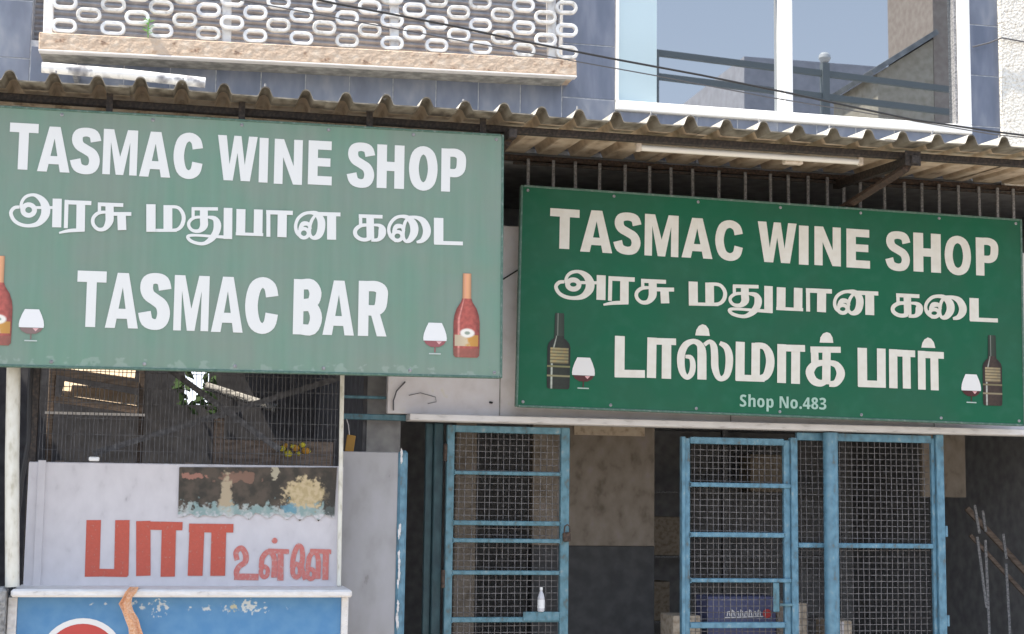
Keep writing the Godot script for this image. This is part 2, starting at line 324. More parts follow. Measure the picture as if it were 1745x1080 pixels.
func bottle_print(parent: Node3D, x: float, top: float, base: float, hw: float, neck: float, cols: Array, mirror := 1.0, short := false):
	var mb := Mb.new(); var h := top - base; var z := 0.003
	cols = cols.duplicate()
	var body := PackedVector2Array()
	var nk := neck / hw
	var prof := [[0.0, 0.84], [0.025, 0.98], [0.1, 1.0], [0.42, 1.0], [0.5, 0.93], [0.58, 0.76], [0.66, nk * 1.35], [0.71, nk * 1.05], [1.0, nk]]
	if short: prof = [[0.0, 0.86], [0.02, 0.98], [0.1, 1.0], [0.55, 1.0], [0.6, 0.9], [0.64, 0.68], [0.67, nk * 1.1], [0.98, nk], [1.0, nk * 0.9]]
	for p in prof: body.append(Vector2(x + hw * p[1], base + h * p[0]))
	prof.reverse()
	for p in prof: body.append(Vector2(x - hw * p[1], base + h * p[0]))
	mb.poly(body, z)
	for i in mb.v.size(): mb.t[i] = Vector2((mb.v[i].x - x) / (2.0 * hw) + .5, 1.0 - (mb.v[i].y - base) / h)
	var key := "bottle_%s" % cols[0]
	if not M.has(key):
		var f := noise(.12, 3, 91)
		var m := StandardMaterial3D.new(); m.roughness = .45
		m.albedo_texture = painted(40, 120, func(u, v):
			var y: float = 1.0 - v; var g: float = f.get_noise_2d(u * 40, v * 120)
			var wide: float = 1.0 if y < .45 else clampf(1.0 - (y - .45) * 2.6, nk, 1.0)
			var e: float = absf(u - .5) * 2.0 / wide
			var c: Color = cols[0].lerp(cols[0] * .45, clampf(e * e * 1.1 - .1, 0, 1)).lerp(cols[4], _in(1.0 - .3 + absf((u - .5) / wide + .3) * 5.0) * .9)
			c = c * (1.0 + g * .35)
			if y > .70: c = cols[1].lerp(cols[1] * .5, clampf(e * e, 0, 1)).lerp(cols[4], _in(.75 + absf((u - .5) / wide + .18) * 5.0) * .8)
			if short:
				if y > .33 and y < .54 and u > .12 and u < .92:
					c = cols[2].lerp(cols[3], clampf(.4 + g * 2.0, 0, 1)) * (1.15 - .5 * u)
					if fmod(y * 24.0, 1.0) < .35: c = c * .45
				elif y > .28 and y < .31: c = cols[5]
				elif y > .16 and y < .18: c = cols[2] * .8
			else:
				if y > .13 and y < .265 and u > .04 and u < .96: c = cols[2].lerp(cols[3], clampf((u - .45) * 5.0 + g, 0, 1)) * (1.0 - .25 * e)
				var d := Vector2((u - .53) / .31, (y - .29) / .06).length()
				c = c.lerp(cols[5], _in(d)); c = c.lerp(cols[6], _in(d * 2.6) * .7)
				if y < .11: c = c.lerp(K(.22, .1, .07), .55)
			return c)
		M[key] = m
	part(parent, "printed_bottle", mb, M[key], true)
func _rect(x: float, y: float, hw: float, hh: float) -> PackedVector2Array:
	return PackedVector2Array([Vector2(x - hw, y - hh), Vector2(x + hw, y - hh), Vector2(x + hw, y + hh), Vector2(x - hw, y + hh)])
func glass_print(parent: Node3D, x: float, top: float, hw: float, white: Color, wine: Color, foot: Color):
	var mb := Mb.new(); var z := 0.003; var h := hw * 1.52
	var b := PackedVector2Array()
	for p in [[-.56, 0.0], [-.78, -.3], [-.95, -.62], [-1.0, -.85], [-.98, -1.0], [.98, -1.0], [1.0, -.85], [.95, -.62], [.78, -.3], [.56, 0.0]]: b.append(Vector2(x + hw * p[0], top + h * p[1]))
	mb.poly(b, z, white)
	var w := PackedVector2Array()
	for p in [[-.94, -1.01], [-.74, -1.2], [-.35, -1.34], [.35, -1.34], [.74, -1.2], [.94, -1.01]]: w.append(Vector2(x + hw * p[0], top + h * p[1]))
	mb.poly(w, z + 0.0004, wine)
	mb.poly(PackedVector2Array([Vector2(x + hw * .1, top - h * 1.03), Vector2(x + hw * .6, top - h * 1.03), Vector2(x + hw * .35, top - h * 1.2)]), z + 0.0008, white.lerp(S(215, 110, 110), .6))
	mb.poly(_rect(x, top - h * 1.5, hw * .05, h * .15), z + 0.0008, wine)
	mb.poly(_rect(x, top - h * 1.72, hw * .5, h * .035), z + 0.0008, foot)
	part(parent, "printed_glass", mb, M.print, true)

func sign_face(parent: Node3D, w: float, h: float, tex: Texture2D, rough: float, frame: Material):
	var b := Mb.new(); b.box(Vector3(0, 0, -0.022), Vector3(w, h, 0.04), Basis(), 0.004)
	part(parent, "box", b, frame, true)
	var f := Mb.new(); f.quad_uv(Vector3(-w / 2 + .004, -h / 2 + .004, 0), Vector3(w / 2 - .004, -h / 2 + .004, 0), Vector3(w / 2 - .004, h / 2 - .004, 0), Vector3(-w / 2 + .004, h / 2 - .004, 0))
	var m := StandardMaterial3D.new(); m.albedo_texture = tex; m.roughness = rough; m.metallic_specular = 0.35
	m.normal_enabled = true; m.normal_texture = ntex_normal(.008, 3, 95, 8.0, 512); m.normal_scale = .35      # slack printed sheet
	part(parent, "face", f, m, true)

# ================================================================ scene
func _ready():
	rng.seed = 7
	camera_and_light()
	make_materials()
	ground()
	building()
	ring_grille()
	awning()
	vent_bars()
	shop_front()
	left_bay()
	left_sign()
	right_sign()
	interior()
	cables()
	opposite()

func camera_and_light():
	var cam := Camera3D.new(); cam.name = "camera"; add_child(cam)
	var yaw := deg_to_rad(12.1); var pitch := deg_to_rad(6.9); var roll := deg_to_rad(0.8)
	var f := Vector3(sin(yaw) * cos(pitch), sin(pitch), -cos(yaw) * cos(pitch))
	var r := Vector3(cos(yaw), 0, sin(yaw)); var u := r.cross(f)
	cam.transform = Transform3D(Basis(r * cos(roll) + u * sin(roll), u * cos(roll) - r * sin(roll), -f), Vector3(0, 1.6, 8.0))
	cam.fov = rad_to_deg(2.0 * atan(540.0 / 2600.0)); cam.far = 400.0; cam.current = true
	var env := Environment.new()
	env.background_mode = Environment.BG_SKY
	var sm := ProceduralSkyMaterial.new()
	sm.sky_top_color = Color(0.56, 0.62, 0.71); sm.sky_horizon_color = Color(0.84, 0.86, 0.89); sm.sky_curve = 0.2
	sm.ground_bottom_color = Color(0.3, 0.28, 0.26); sm.ground_horizon_color = Color(0.6, 0.6, 0.6); sm.sun_angle_max = 6.0
	var sky := Sky.new(); sky.sky_material = sm; env.sky = sky
	env.background_energy_multiplier = 1.0
	env.tonemap_mode = Environment.TONE_MAPPER_LINEAR; env.tonemap_exposure = 3.1
	env.ssao_enabled = true; env.ssil_enabled = true; env.sdfgi_enabled = true
	var we := WorldEnvironment.new(); we.name = "environment"; we.environment = env; add_child(we)
	var sun := DirectionalLight3D.new(); sun.name = "sun"; add_child(sun)
	sun.light_energy = 1.0; sun.light_color = Color(1.0, 0.95, 0.87); sun.light_angular_distance = 0.5; sun.shadow_enabled = true
	var el := deg_to_rad(62.0); var az := deg_to_rad(82.0)      # azimuth from the wall's normal towards the left
	sun.look_at_from_position(Vector3(-sin(az) * cos(el), sin(el), cos(az) * cos(el)) * 20.0, Vector3.ZERO)

func ground():
	var g := Mb.new(); g.span(-120, 120, -0.3, 0.0, -120, 120); structure("ground", g, M.asphalt)
	var p := Mb.new(); p.span(-9, 14, -0.02, 0.13, 0.85, 2.4, 0.01); structure("pavement", p, M.paving)

func building():
	var b := thing("tiled_building", "blue grey tiled building with a white framed window above the shop awning", "building", Vector3(2.0, 0, -0.2))
	# upper walls
	var w := Mb.new()
	w.span(-3.0, -0.84, 3.5, 7.0, -0.3, -0.003)
	w.span(-0.84, 1.98, 3.5, 3.93, -0.3, -0.003)
	w.span(-0.84, 1.98, 5.2, 7.0, -0.3, -0.003)
	w.span(1.98, 2.285, 3.5, 7.0, -0.3, -0.003)
	w.span(2.285, 4.45, 3.5, 3.77, -0.3, -0.003)
	w.span(2.285, 4.45, 5.3, 7.0, -0.3, -0.003)
	w.span(4.45, 7.0, 3.5, 7.0, -0.3, -0.003)
	part(b, "wall", w, M.grout)
	var rw := Mb.new(); rw.span(-3.0, 7.0, 7.0, 7.2, -0.3, 0.1); part(b, "parapet", rw, M.grout)
	# tiles, each with its joints
	var mats := [M.tile_a, M.tile_b, M.tile_c]
	for spot in [[-1.17, -0.84, 3.52, 4.75], [-0.84, 1.98, 3.52, 3.9], [1.98, 2.285, 3.52, 4.75], [2.285, 4.45, 3.50, 3.77], [4.45, 4.645, 3.52, 4.75]]:
		var nc := maxi(1, roundi((spot[1] - spot[0]) / 0.235)); var nr := maxi(1, roundi((spot[3] - spot[2]) / 0.3))
		var tw: float = (spot[1] - spot[0]) / nc; var th: float = (spot[3] - spot[2]) / nr
		var t := Mb.new(); t.box(Vector3.ZERO, Vector3(tw - 0.006, th - 0.006, 0.012), Basis(), 0.0015); var tm := t.mesh()
		for j in nr:
			for i in nc: inst(b, "tile", tm, mats[rng.randi() % 3], Vector3(spot[0] + tw * (i + .5), spot[2] + th * (j + .5), -0.006 + rng.randf_range(-.0008, .0008)))
	# rough plastered neighbour strip
	var pl := Mb.new(); pl.span(4.645, 7.0, 3.45, 6.9, -0.01, 0.03); part(b, "plaster_strip", pl, M.plaster)
	# window
	var f := Mb.new()
	f.span(2.287, 4.448, 3.772, 3.825, -0.05, 0.03, 0.004)
	f.span(2.287, 4.448, 5.25, 5.3, -0.05, 0.03, 0.004)
	f.span(4.372, 4.448, 3.8255, 5.2495, -0.05, 0.028, 0.004)
	f.span(2.287, 2.303, 3.8255, 5.2495, -0.05, 0.02, 0.003)
	var win := part(b, "window", f, M.frame_white)
	var mu := Mb.new(); mu.span(3.285, 3.335, 3.826, 5.249, -0.05, 0.022, 0.004); part(win, "mullion", mu, M.frame_white)
	var mv := Mb.new(); mv.span(3.262, 3.2845, 3.826, 5.249, -0.05, 0.006, 0.003); part(win, "mullion", mv, M.frame_white)
	var bead := Mb.new(); bead.span(4.352, 4.3715, 3.826, 5.249, -0.05, 0.008, 0.003); part(win, "bead", bead, M.bar_grey)
	var g1 := Mb.new(); g1.span(2.535, 3.262, 3.8255, 5.2495, -0.045, -0.039); part(win, "pane", g1, M.glass)
	var g2 := Mb.new(); g2.span(3.335, 4.352, 3.8255, 5.2495, -0.035, -0.029); part(win, "pane", g2, M.glass)
	var g3 := Mb.new(); g3.span(2.303, 2.535, 3.8255, 5.2495, -0.03, -0.024); part(win, "pane", g3, M.glass_pale).set_meta("label", "pale cyan frosted strip of window pane")
	# fascia, ceiling and walls of the ground floor
	var fa := Mb.new()
	fa.span(1.03, 5.6, 2.045, 3.06, 0.1, 0.15, 0.004)
	part(b, "fascia", fa, M.fascia)
	for x in [1.62, 2.9, 4.1]:
		var sm := Mb.new(); sm.span(x, x + 0.006, 2.046, 3.055, 0.15, 0.1525); part(b, "fascia_joint", sm, M.soffit)
	var ln := Mb.new(); ln.span(1.135, 5.6, 2.008, 2.043, 0.1, 0.24, 0.004); part(b, "lintel_ledge", ln, M.lintel)
	var rm := Mb.new()
	rm.span(0.95, 1.13, 0, 3.5, -4.2, -0.05)
	rm.span(5.6, 5.8, 0, 3.5, -4.2, 0.15)
	rm.span(0.95, 5.8, 0, 3.5, -4.4, -4.2)
	part(b, "room_wall", rm, M.inner_grey)
	var ce := Mb.new(); ce.span(1.13, 5.6, 2.62, 2.7, -4.2, 0.1); part(b, "ceiling", ce, M.inner_grey)
	var up := Mb.new(); up.span(-3.0, 5.8, 3.44, 3.499, -2.2, -0.02); up.span(0.95, 5.8, 3.44, 3.499, -4.4, -2.2); up.span(-.1, 0.95, 3.44, 3.499, -3.1, -2.2); part(b, "floor_slab", up, M.inner_grey)  # last piece is an unseen roof added to keep sun off the yard wall
	var fl := Mb.new(); fl.span(1.13, 5.6, 0, 0.16, -4.2, 0.3, 0.01); part(b, "floor", fl, M.paving)
	var ba := Mb.new(); ba.span(1.13, 5.6, 2.7, 3.44, -1.4, -1.3); part(b, "loft_wall", ba, M.inner_grey)

func ring_grille():
	# projecting ledge, a little out of level, that carries the grille
	var lg := thing("concrete_ledge", "cream ledge with rust stains and a whiter lower lip under the ring grille", "ledge", Vector3(0.6, 3.92, 0.15)); lg.rotation.z = deg_to_rad(1.4)
	var out := Vector3(.008, .03, -.1)
	var l := Mb.new(); l.span(-0.775, 1.985, 3.832, 3.92, 0.002, 0.3, 0.005); part(lg, "beam", l, M.ledge)
	var lip := Mb.new(); lip.span(-0.775, 1.985, 3.823, 3.8315, 0.25, 0.304, 0.002); part(lg, "lip", lip, M.lintel)  # lip is whiter than the beam above it
	var so := Mb.new(); so.span(-0.77, 1.94, 3.824, 3.8315, 0.09, 0.249); part(lg, "soffit", so, M.soffit)
	lg.position += out; lg.scale = Vector3.ONE * 1.013
	var g := thing("ring_grille", "white grille of linked oval rings on posts above the stained ledge", "grille", Vector3(0.6, 3.92, 0.28)); g.rotation.z = deg_to_rad(1.4)
	var mb := Mb.new()
	# an oval ring, square section with softened edges
	var path := []; var hw := 0.053; var hh := 0.0275; var rc := 0.027
	for q in 4:
		var cx: float = (hw - rc) * [1, -1, -1, 1][q]; var cy: float = (hh - rc) * [1, 1, -1, -1][q]
		for k in 5:
			var a := PI / 2 * q + PI / 2 * k / 4
			path.append([Vector2(cx + rc * cos(a), cy + rc * sin(a)), Vector2(cos(a), sin(a))])
	var sec := [Vector2(-.009, -.010), Vector2(-.009, .010), Vector2(-.006, .0135), Vector2(.006, .0135), Vector2(.009, .010), Vector2(.009, -.010)]
	for i in path.size():
		var A = path[i]; var B = path[(i + 1) % path.size()]
		for j in sec.size():
			var s: Vector2 = sec[j]; var t: Vector2 = sec[(j + 1) % sec.size()]
			var p := func(X, ss): return Vector3(X[0].x + X[1].x * ss.x, X[0].y + X[1].y * ss.x, ss.y)
			mb.quad(p.call(A, t), p.call(B, t), p.call(B, s), p.call(A, s))
	var ring := mb.mesh()
	for r in 11:
		var y := 3.936 + 0.0618 * r
		for k in 13:
			var x := -0.42 - 0.2355 * 1 + 0.2355 * k + (0.11775 if r % 2 == 1 else 0.0)
			if x > 1.96: continue
			var o := inst(g, "ring", ring, [M.white_paint, M.white_paint, M.white_dusty][rng.randi() % 3], Vector3(x, y + 0.024, 0.285 + (0.005 if r % 2 else 0.0)))
			o.rotation.z = rng.randf_range(-.03, .03)
	for x in [-0.735, 0.143, 1.009, 1.86]:
		var p := Mb.new(); p.span(x - 0.024, x + 0.024, 3.9205, 4.75, 0.235, 0.265, 0.004); part(g, "post", p, M.white_paint)
	g.position += out; g.scale = Vector3.ONE * 1.013
	# roller shutter standing in the opening behind
	var sh := thing("roller_shutter", "grey slatted roller shutter behind the white ring grille", "shutter", Vector3(0.57, 3.93, -0.15))
	for k in 44:
		var y := 3.932 + 0.0295 * k
		var s := Mb.new()
		var gm: Material = M.shutter
		s.quad(Vector3(-0.84, y, -0.12), Vector3(1.98, y, -0.12), Vector3(1.98, y + 0.012, -0.105), Vector3(-0.84, y + 0.012, -0.105))
		s.quad(Vector3(-0.84, y + 0.012, -0.105), Vector3(1.98, y + 0.012, -0.105), Vector3(1.98, y + 0.0255, -0.115), Vector3(-0.84, y + 0.0255, -0.115))
		s.quad(Vector3(-0.84, y + 0.0255, -0.115), Vector3(1.98, y + 0.0255, -0.115), Vector3(1.98, y + 0.0295, -0.12), Vector3(-0.84, y + 0.0295, -0.12))
		part(sh, "slat", s, gm)
	# seedling in a crack of the ledge
	var pl := thing("seedling", "small green seedling growing on the stained ledge under the ring grille", "plant", Vector3(-0.25, 3.925, 0.17))
	var st := Mb.new(); st.tube([Vector3(-.25, 3.926, .195), Vector3(-.252, 3.97, .218), Vector3(-.247, 4.02, .224)], 0.003, 5); part(pl, "stem", st, M.leaf)
	for k in 11:
		var lf := Mb.new(); var a := k * 2.4; var y := 3.945 + 0.0075 * k; var d := Vector3(cos(a), 0.35, sin(a) * 0.7).normalized()
		var o := Vector3(-.25, y, .215); var side := d.cross(Vector3.UP).normalized() * 0.009; var ln := 0.028 + 0.012 * sin(k * 1.7)
		lf.quad(o, o + d * ln * .5 + side, o + d * ln, o + d * ln * .5 - side); part(pl, "leaf", lf, M.leaf)
	# loose pipe under the ledge
	var pp := Mb.new(); pp.tube([Vector3(-.76, 3.728, .22), Vector3(-.35, 3.722, .222), Vector3(0.045, 3.708, .218)], 0.027, 12)
	var pt := thing("white_pipe", "short white pipe with flaking grey paint under the stained ledge", "pipe", Vector3(-.36, 3.7, .22)); part(pt, "tube", pp, M.pipe_white)
	for x in [-.6, -.1]:
		var br := Mb.new(); br.span(x - .012, x + .012, 3.70, 3.745, -0.001, 0.2, 0.002); part(pt, "bracket", br, M.bar_grey)

func awning():
	var a := thing("awning", "weathered corrugated sheet awning over both green signs", "awning", Vector3(2.0, 3.42, 0.5))
	var pitch := 0.187; var phase := -0.81 - 0.187 * 12.0  # unseen extra waves added on the left to block sun from the panel below
	var prof := []      # x, y of one wave starting in a trough
	for p in [[0.0, 0.0], [0.054, 0.0], [0.06, 0.004], [0.067, 0.02], [0.075, 0.038], [0.084, 0.045], [0.0935, 0.047], [0.103, 0.045], [0.112, 0.038], [0.12, 0.02], [0.127, 0.004], [0.133, 0.0]]: prof.append(Vector2(p[0], p[1]))
	var k0 := 0; var sheet := 0
	while k0 < 44:
		var mb := Mb.new(); var lip := Mb.new(); var top := Mb.new(); var pts := []
		var waves := 5
		for k in waves:
			var hs := rng.randf_range(.9, 1.12); var xo := rng.randf_range(-.003, .003)
			for p in prof: pts.append(Vector2(phase - 0.0935 + (k0 + k) * pitch + p.x + (xo if p.y > 0 else 0.0), p.y * hs))
		pts.append(Vector2(phase - 0.0935 + (k0 + waves) * pitch + 0.045, 0.0))
		var dy := 0.007 * (sheet % 2) + rng.randf_range(0, .004); var ze := 1.045 + rng.randf_range(-.02, .03)
		var th := 0.006
		for i in pts.size() - 1:
			var p: Vector2 = pts[i]; var q: Vector2 = pts[i + 1]
			var y0 := 3.424 + dy; var y1 := 3.487 + dy
			var sag := 0.004 * sin(p.x * 3.1 + sheet); var sag2 := 0.004 * sin(q.x * 3.1 + sheet)
			var A := Vector3(p.x, p.y + y0 + sag, ze); var B := Vector3(q.x, q.y + y0 + sag2, ze); var C := Vector3(q.x, q.y + y1, 0.002); var D := Vector3(p.x, p.y + y1, 0.002)
			var o := Vector3(0, th, 0)
			var E := A.lerp(D, .17); var F := B.lerp(C, .17)
			mb.quad(E, D, C, F)                    # underside
			lip.quad(A, E, F, B)
			top.quad(A + o, B + o, C + o, D + o)    # top
			lip.quad(A, B, B + o, A + o)           # front edge
		var sh := part(a, "sheet", mb, M.sheet_b)
		part(sh, "weathered_lip", lip, M.sheet_top)
		part(sh, "upper_face", top, M.sheet_upper)
		for k in [1, 3]:
			var bx: float = phase + (k0 + k) * pitch; var hb := Mb.new()
			hb.tube([Vector3(bx, 3.47 + dy, 1.0), Vector3(bx + .002, 3.5 + dy, 1.0)], .0045, 6); hb.tube([Vector3(bx, 3.476 + dy, 1.0), Vector3(bx, 3.48 + dy, 1.0)], .011, 8)
			part(sh, "hook_bolt", hb, M.bar_grey)
		k0 += waves; sheet += 1
	var pu := Mb.new(); pu.span(-3.1, 5.2, 3.39, 3.424, 0.82, 0.86, 0.004); part(a, "purlin", pu, M.dark_steel)
	var pb := Mb.new(); pb.span(-3.0, 5.2, 3.448, 3.478, 0.002, 0.035, 0.004); part(a, "purlin", pb, M.rust_steel)
	for x in [-2.9, -1.1, 1.5, 3.6, 5.05]:
		var rf := Mb.new(); rf.bar(Vector3(x, 3.362, 0.975), Vector3(x, 3.424, 0.0), 0.04, 0.045, 0.003); part(a, "rafter", rf, M.dark_steel)
		var br := Mb.new(); br.bar(Vector3(x - 0.01, 3.335, 0.9), Vector3(x - 0.09, 3.22, 0.155), 0.035, 0.04, 0.003); part(a, "brace", br, M.rust_steel)
	var gp := Mb.new(); gp.span(3.555, 3.64, 3.335, 3.41, 0.94, 0.952, 0.002); part(a, "gusset", gp, M.dark_steel)
	# tube light under the sheets
	var t := thing("tube_light", "unlit fluorescent tube on a dusty batten under the awning", "lamp", Vector3(2.78, 3.40, 0.79))
	var ba := Mb.new(); ba.span(2.17, 3.385, 3.394, 3.414, 0.755, 0.785, 0.004); part(t, "batten", ba, M.batten)
	var tb := Mb.new(); tb.tube([Vector3(2.19, 3.371, .80), Vector3(3.37, 3.371, .80)], 0.0155, 12); part(t, "tube", tb, M.tube)
	for x in [2.18, 3.375]:
		var ec := Mb.new(); ec.span(x - .013, x + .013, 3.352, 3.412, 0.786, 0.818, 0.004); part(t, "end_holder", ec, M.batten)
	for x in [2.5, 3.2]:
		var hk := Mb.new(); hk.span(x - .01, x + .01, 3.4145, 3.45, .762, .776, .002); part(t, "hanger", hk, M.dark_steel)
	var bl := Mb.new(); bl.span(2.97, 3.07, 3.345, 3.3935, 0.74, 0.782, 0.004); part(t, "ballast", bl, M.batten)

func vent_bars():
	var v := thing("ventilator_grille", "row of grey vertical bars in the dark gap above the dark green sign", "grille", Vector3(3.2, 3.06, 0.05))
	for x in [1.783, 1.924, 2.047, 2.186, 2.331, 2.472, 2.595, 2.721, 2.876, 3.032, 3.182, 3.288, 3.408, 3.525, 3.625, 3.726, 3.874, 3.998, 4.107, 4.214, 4.336, 4.466, 4.585, 4.686, 4.81, 4.93]:
		var mb := Mb.new(); mb.bar(Vector3(x + rng.randf_range(-.006, .006), 3.0, 0.05), Vector3(x, 3.455, 0.05), 0.017, 0.012, 0.002); part(v, "bar", mb, M.bar_grey)
	for y in [3.07, 3.43]:
		var mb := Mb.new(); mb.span(1.7, 5.0, y - .008, y + .008, 0.035, 0.0435, 0.002); part(v, "flat_bar", mb, M.dark_steel)

func wire_panel(parent: Node3D, x0: float, x1: float, y0: float, y1: float, z: float, dx: float, dy: float, r: float, m: Material):
	var mb := Mb.new(); var x := x0
	while x <= x1:
		var o := rng.randf_range(-.0025, .0025); 
		var bw := rng.randf_range(-.005, .005); var nsg := 4
		for i in nsg:
			var f0 := float(i) / nsg; var f1 := float(i + 1) / nsg
			mb.bar(Vector3(x + o + bw * sin(f0 * PI * 2.0), lerpf(y0, y1, f0), z + .004 * sin(f0 * 5.0 + x * 9.0)), Vector3(x + o + bw * sin(f1 * PI * 2.0), lerpf(y0, y1, f1), z + .004 * sin(f1 * 5.0 + x * 9.0)), r * 2, r * 2)
		x += dx
	var y := y0
	while y <= y1:
		var o := rng.randf_range(-.0025, .0025); mb.bar(Vector3(x0, y + o, z - r * 2.1), Vector3(x1, y - o, z - r * 2.1), r * 2, r * 2); y += dy
	var p := part(parent, "wire_mesh", mb, m); p.set_meta("kind", "stuff")

func gate_bars(g: Node3D, called: String, spans: Array, m: Material):
	for s in spans:
		var mb := Mb.new(); mb.span(s[0], s[1], s[2], s[3], s[4], s[5], 0.003); part(g, called, mb, m)

func weld_lumps(g: Node3D, q: Array, z: float, m: Material):
	var mb := Mb.new()
	for x in q[0]:
		for y in q[1]:
			for sg in [-.011, .011]: mb.lathe(Vector3(x, y + sg - .005, z), [Vector2(0, 0), Vector2(.006, .002), Vector2(.0065, .006), Vector2(0, .01)], 7)
	var p := part(g, "weld_lumps", mb, m); p.set_meta("kind", "stuff")

func shop_front():
	# gate standing beside the open doorway, left leaf
	var g := thing("mesh_gate", "dull blue mesh gate with five rails and a bottle standing on it", "gate", Vector3(1.68, 0.16, 0.1))
	gate_bars(g, "stile", [[1.352, 1.392, .2, 1.995, .09, .125], [1.965, 2.012, .2, 1.995, .09, .125]], M.blue_dull)
	gate_bars(g, "rail", [[1.3925, 1.9645, 1.958, 1.994, .09, .122], [1.3925, 1.9645, 1.738, 1.757, .09, .128], [1.3925, 1.9645, 1.476, 1.5, .09, .12], [1.3925, 1.9645, 1.387, 1.408, .09, .13], [1.3925, 1.9645, 1.221, 1.243, .09, .12], [1.3925, 1.9645, .978, 1.004, .09, .12], [1.3925, 1.9645, .6, .625, .09, .12], [1.3925, 1.9645, .2, .235, .09, .12]], M.blue_dull)
	var lp := Mb.new(); lp.span(1.77, 1.9645, .985, 1.032, .121, .127, 0.002); part(g, "lock_plate", lp, M.blue_dull)
	wire_panel(g, 1.395, 1.965, .22, 1.975, 0.083, 0.0335, 0.0335, 0.0016, M.wire)
	for y in [.5, 1.2, 1.85]:
		var hg := Mb.new(); hg.tube([Vector3(1.345, y - .045, .118), Vector3(1.345, y + .045, .118)], .011, 8); part(g, "hinge", hg, M.rust_steel)
	weld_lumps(g, [[1.392, 1.9645], [1.748, 1.488, 1.398, 1.232, .99]], .122, M.blue_dull)
	var pk := Mb.new(); pk.box(Vector3(1.995, 1.42, .142), Vector3(.042, .05, .02), Basis(Vector3(0, 0, 1), .1), .006); pk.tube([Vector3(1.982, 1.445, .142), Vector3(1.984, 1.475, .142), Vector3(1.998, 1.485, .142), Vector3(2.01, 1.475, .142), Vector3(2.012, 1.445, .142)], .004, 6); part(g, "padlock", pk, M.rust_steel)
	# the other leaf
	var h := thing("mesh_gate", "bright blue mesh gate with three rails and a wide lock stile", "gate", Vector3(2.96, 0.16, 0.1))
	gate_bars(h, "stile", [[2.634, 2.655, .2, 1.962, .09, .13], [2.6555, 2.684, .2, 1.955, .09, .118], [3.222, 3.258, .2, 1.955, .09, .118], [3.2585, 3.296, .2, 1.97, .09, .135]], M.blue)
	gate_bars(h, "rail", [[2.6845, 3.2215, 1.926, 1.962, .09, .125], [2.6845, 3.258, 1.694, 1.718, .09, .13], [2.6845, 3.2215, 1.426, 1.452, .09, .125], [2.6845, 3.258, 1.186, 1.207, .09, .13], [2.6845, 3.2215, .944, .975, .09, .125], [2.6845, 3.2215, .6, .63, .09, .125], [2.6845, 3.2215, .2, .24, .09, .125]], M.blue)
	wire_panel(h, 2.69, 3.222, .22, 1.94, 0.083, 0.0335, 0.0335, 0.0016, M.wire)
	var lt := Mb.new(); lt.span(3.15, 3.185, 1.03, 1.185, .126, .134, 0.003); lt.span(3.186, 3.262, 1.06, 1.075, .127, .137, 0.003); part(h, "latch", lt, M.blue_dull)
	weld_lumps(h, [[2.6845, 3.2215], [1.706, 1.439, 1.197, .96]], .124, M.blue)
	# fixed panel
	var f := thing("mesh_fence", "fixed blue mesh panel with a thick blue pipe post", "fence panel", Vector3(3.73, 0.16, 0.1))
	gate_bars(f, "stile", [[4.102, 4.122, .16, 1.985, .09, .115], [4.1225, 4.168, .16, 2.006, .09, .135]], M.blue)
	gate_bars(f, "rail", [[3.3, 4.1015, 1.958, 2.0, .09, .12], [3.3, 4.1015, 1.374, 1.4, .09, .125], [3.3, 4.1015, .2, .235, .09, .12]], M.blue)
	var po := Mb.new(); po.tube([Vector3(3.473, .16, .165), Vector3(3.475, 2.0, .165)], 0.041, 14); part(f, "post", po, M.blue)
	wire_panel(f, 3.3, 4.1, .22, 1.96, 0.083, 0.0335, 0.0335, 0.0016, M.wire)
	for y in [1.47, .98]:
		var hg := Mb.new(); hg.tube([Vector3(4.178, y - .03, .12), Vector3(4.178, y + .03, .12)], 0.011, 8); part(f, "hinge", hg, M.blue)
	# head frame running behind the fascia
	var hb := thing("head_frame", "teal blue steel head bars above the left doorway", "frame", Vector3(1.0, 2.0, 0.1))
	gate_bars(hb, "bar", [[.80, 1.36, 2.012, 2.042, .05, .098], [.80, 1.029, 2.12, 2.135, .09, .115]], M.blue_dull)
	var tp := thing("door_frame_post", "dark teal door frame post beside the dull blue mesh gate", "post", Vector3(1.33, 0.16, 0.0))
	var q := Mb.new(); q.span(1.30, 1.348, .16, 2.008, -.03, .03, 0.004); part(tp, "post", q, M.teal)
	var q2 := Mb.new(); q2.span(1.262, 1.2995, .16, 2.008, -.05, -.01, 0.003); part(tp, "stop", q2, M.teal)
	# door leaf
	var d := thing("door_leaf", "off white door leaf with a peeling blue edge beside the torn poster", "door", Vector3(.95, 0.13, 0.35))
	var b := Mb.new(); b.span(.775, 1.064, .15, 1.838, .335, .365, 0.003); part(d, "panel", b, M.door_white)
	var e := Mb.new(); e.span(1.0645, 1.112, .15, 1.848, .325, .372, 0.012)
	var ed := part(d, "edge", e, M.blue); ed.set_meta("label", "blue painted door edge")
	# worn away paint on the door edge: flat flakes of white undercoat
	var fk := Mb.new()
	for k in 16:
		var y := rng.randf_range(.98, 1.5) if k > 2 else 1.84 - .02 * k
		fk.poly(_blob(Vector2(1.074 + rng.randf_range(-.001, .006), y), .007, .02 + rng.randf() * .03, k), .3724 + k * .0002)
	part(ed, "bare_patch", fk, M.lintel)
	# amber tag on a cord
	var tg := thing("hanging_tag", "amber tag hanging on a cord from the teal head bar", "tag", Vector3(.845, 1.84, .12))
	var cd := Mb.new(); cd.tube([Vector3(.826, 2.012, .104), Vector3(.836, 1.98, .112), Vector3(.842, 1.93, .113)], 0.0028, 5); part(tg, "cord", cd, M.lintel)
	var tt := Mb.new(); tt.box(Vector3(.846, 1.875, .113), Vector3(.045, .11, .012), Basis(Vector3(0, 0, 1), -.12), .003); part(tg, "tag", tt, M.amber)
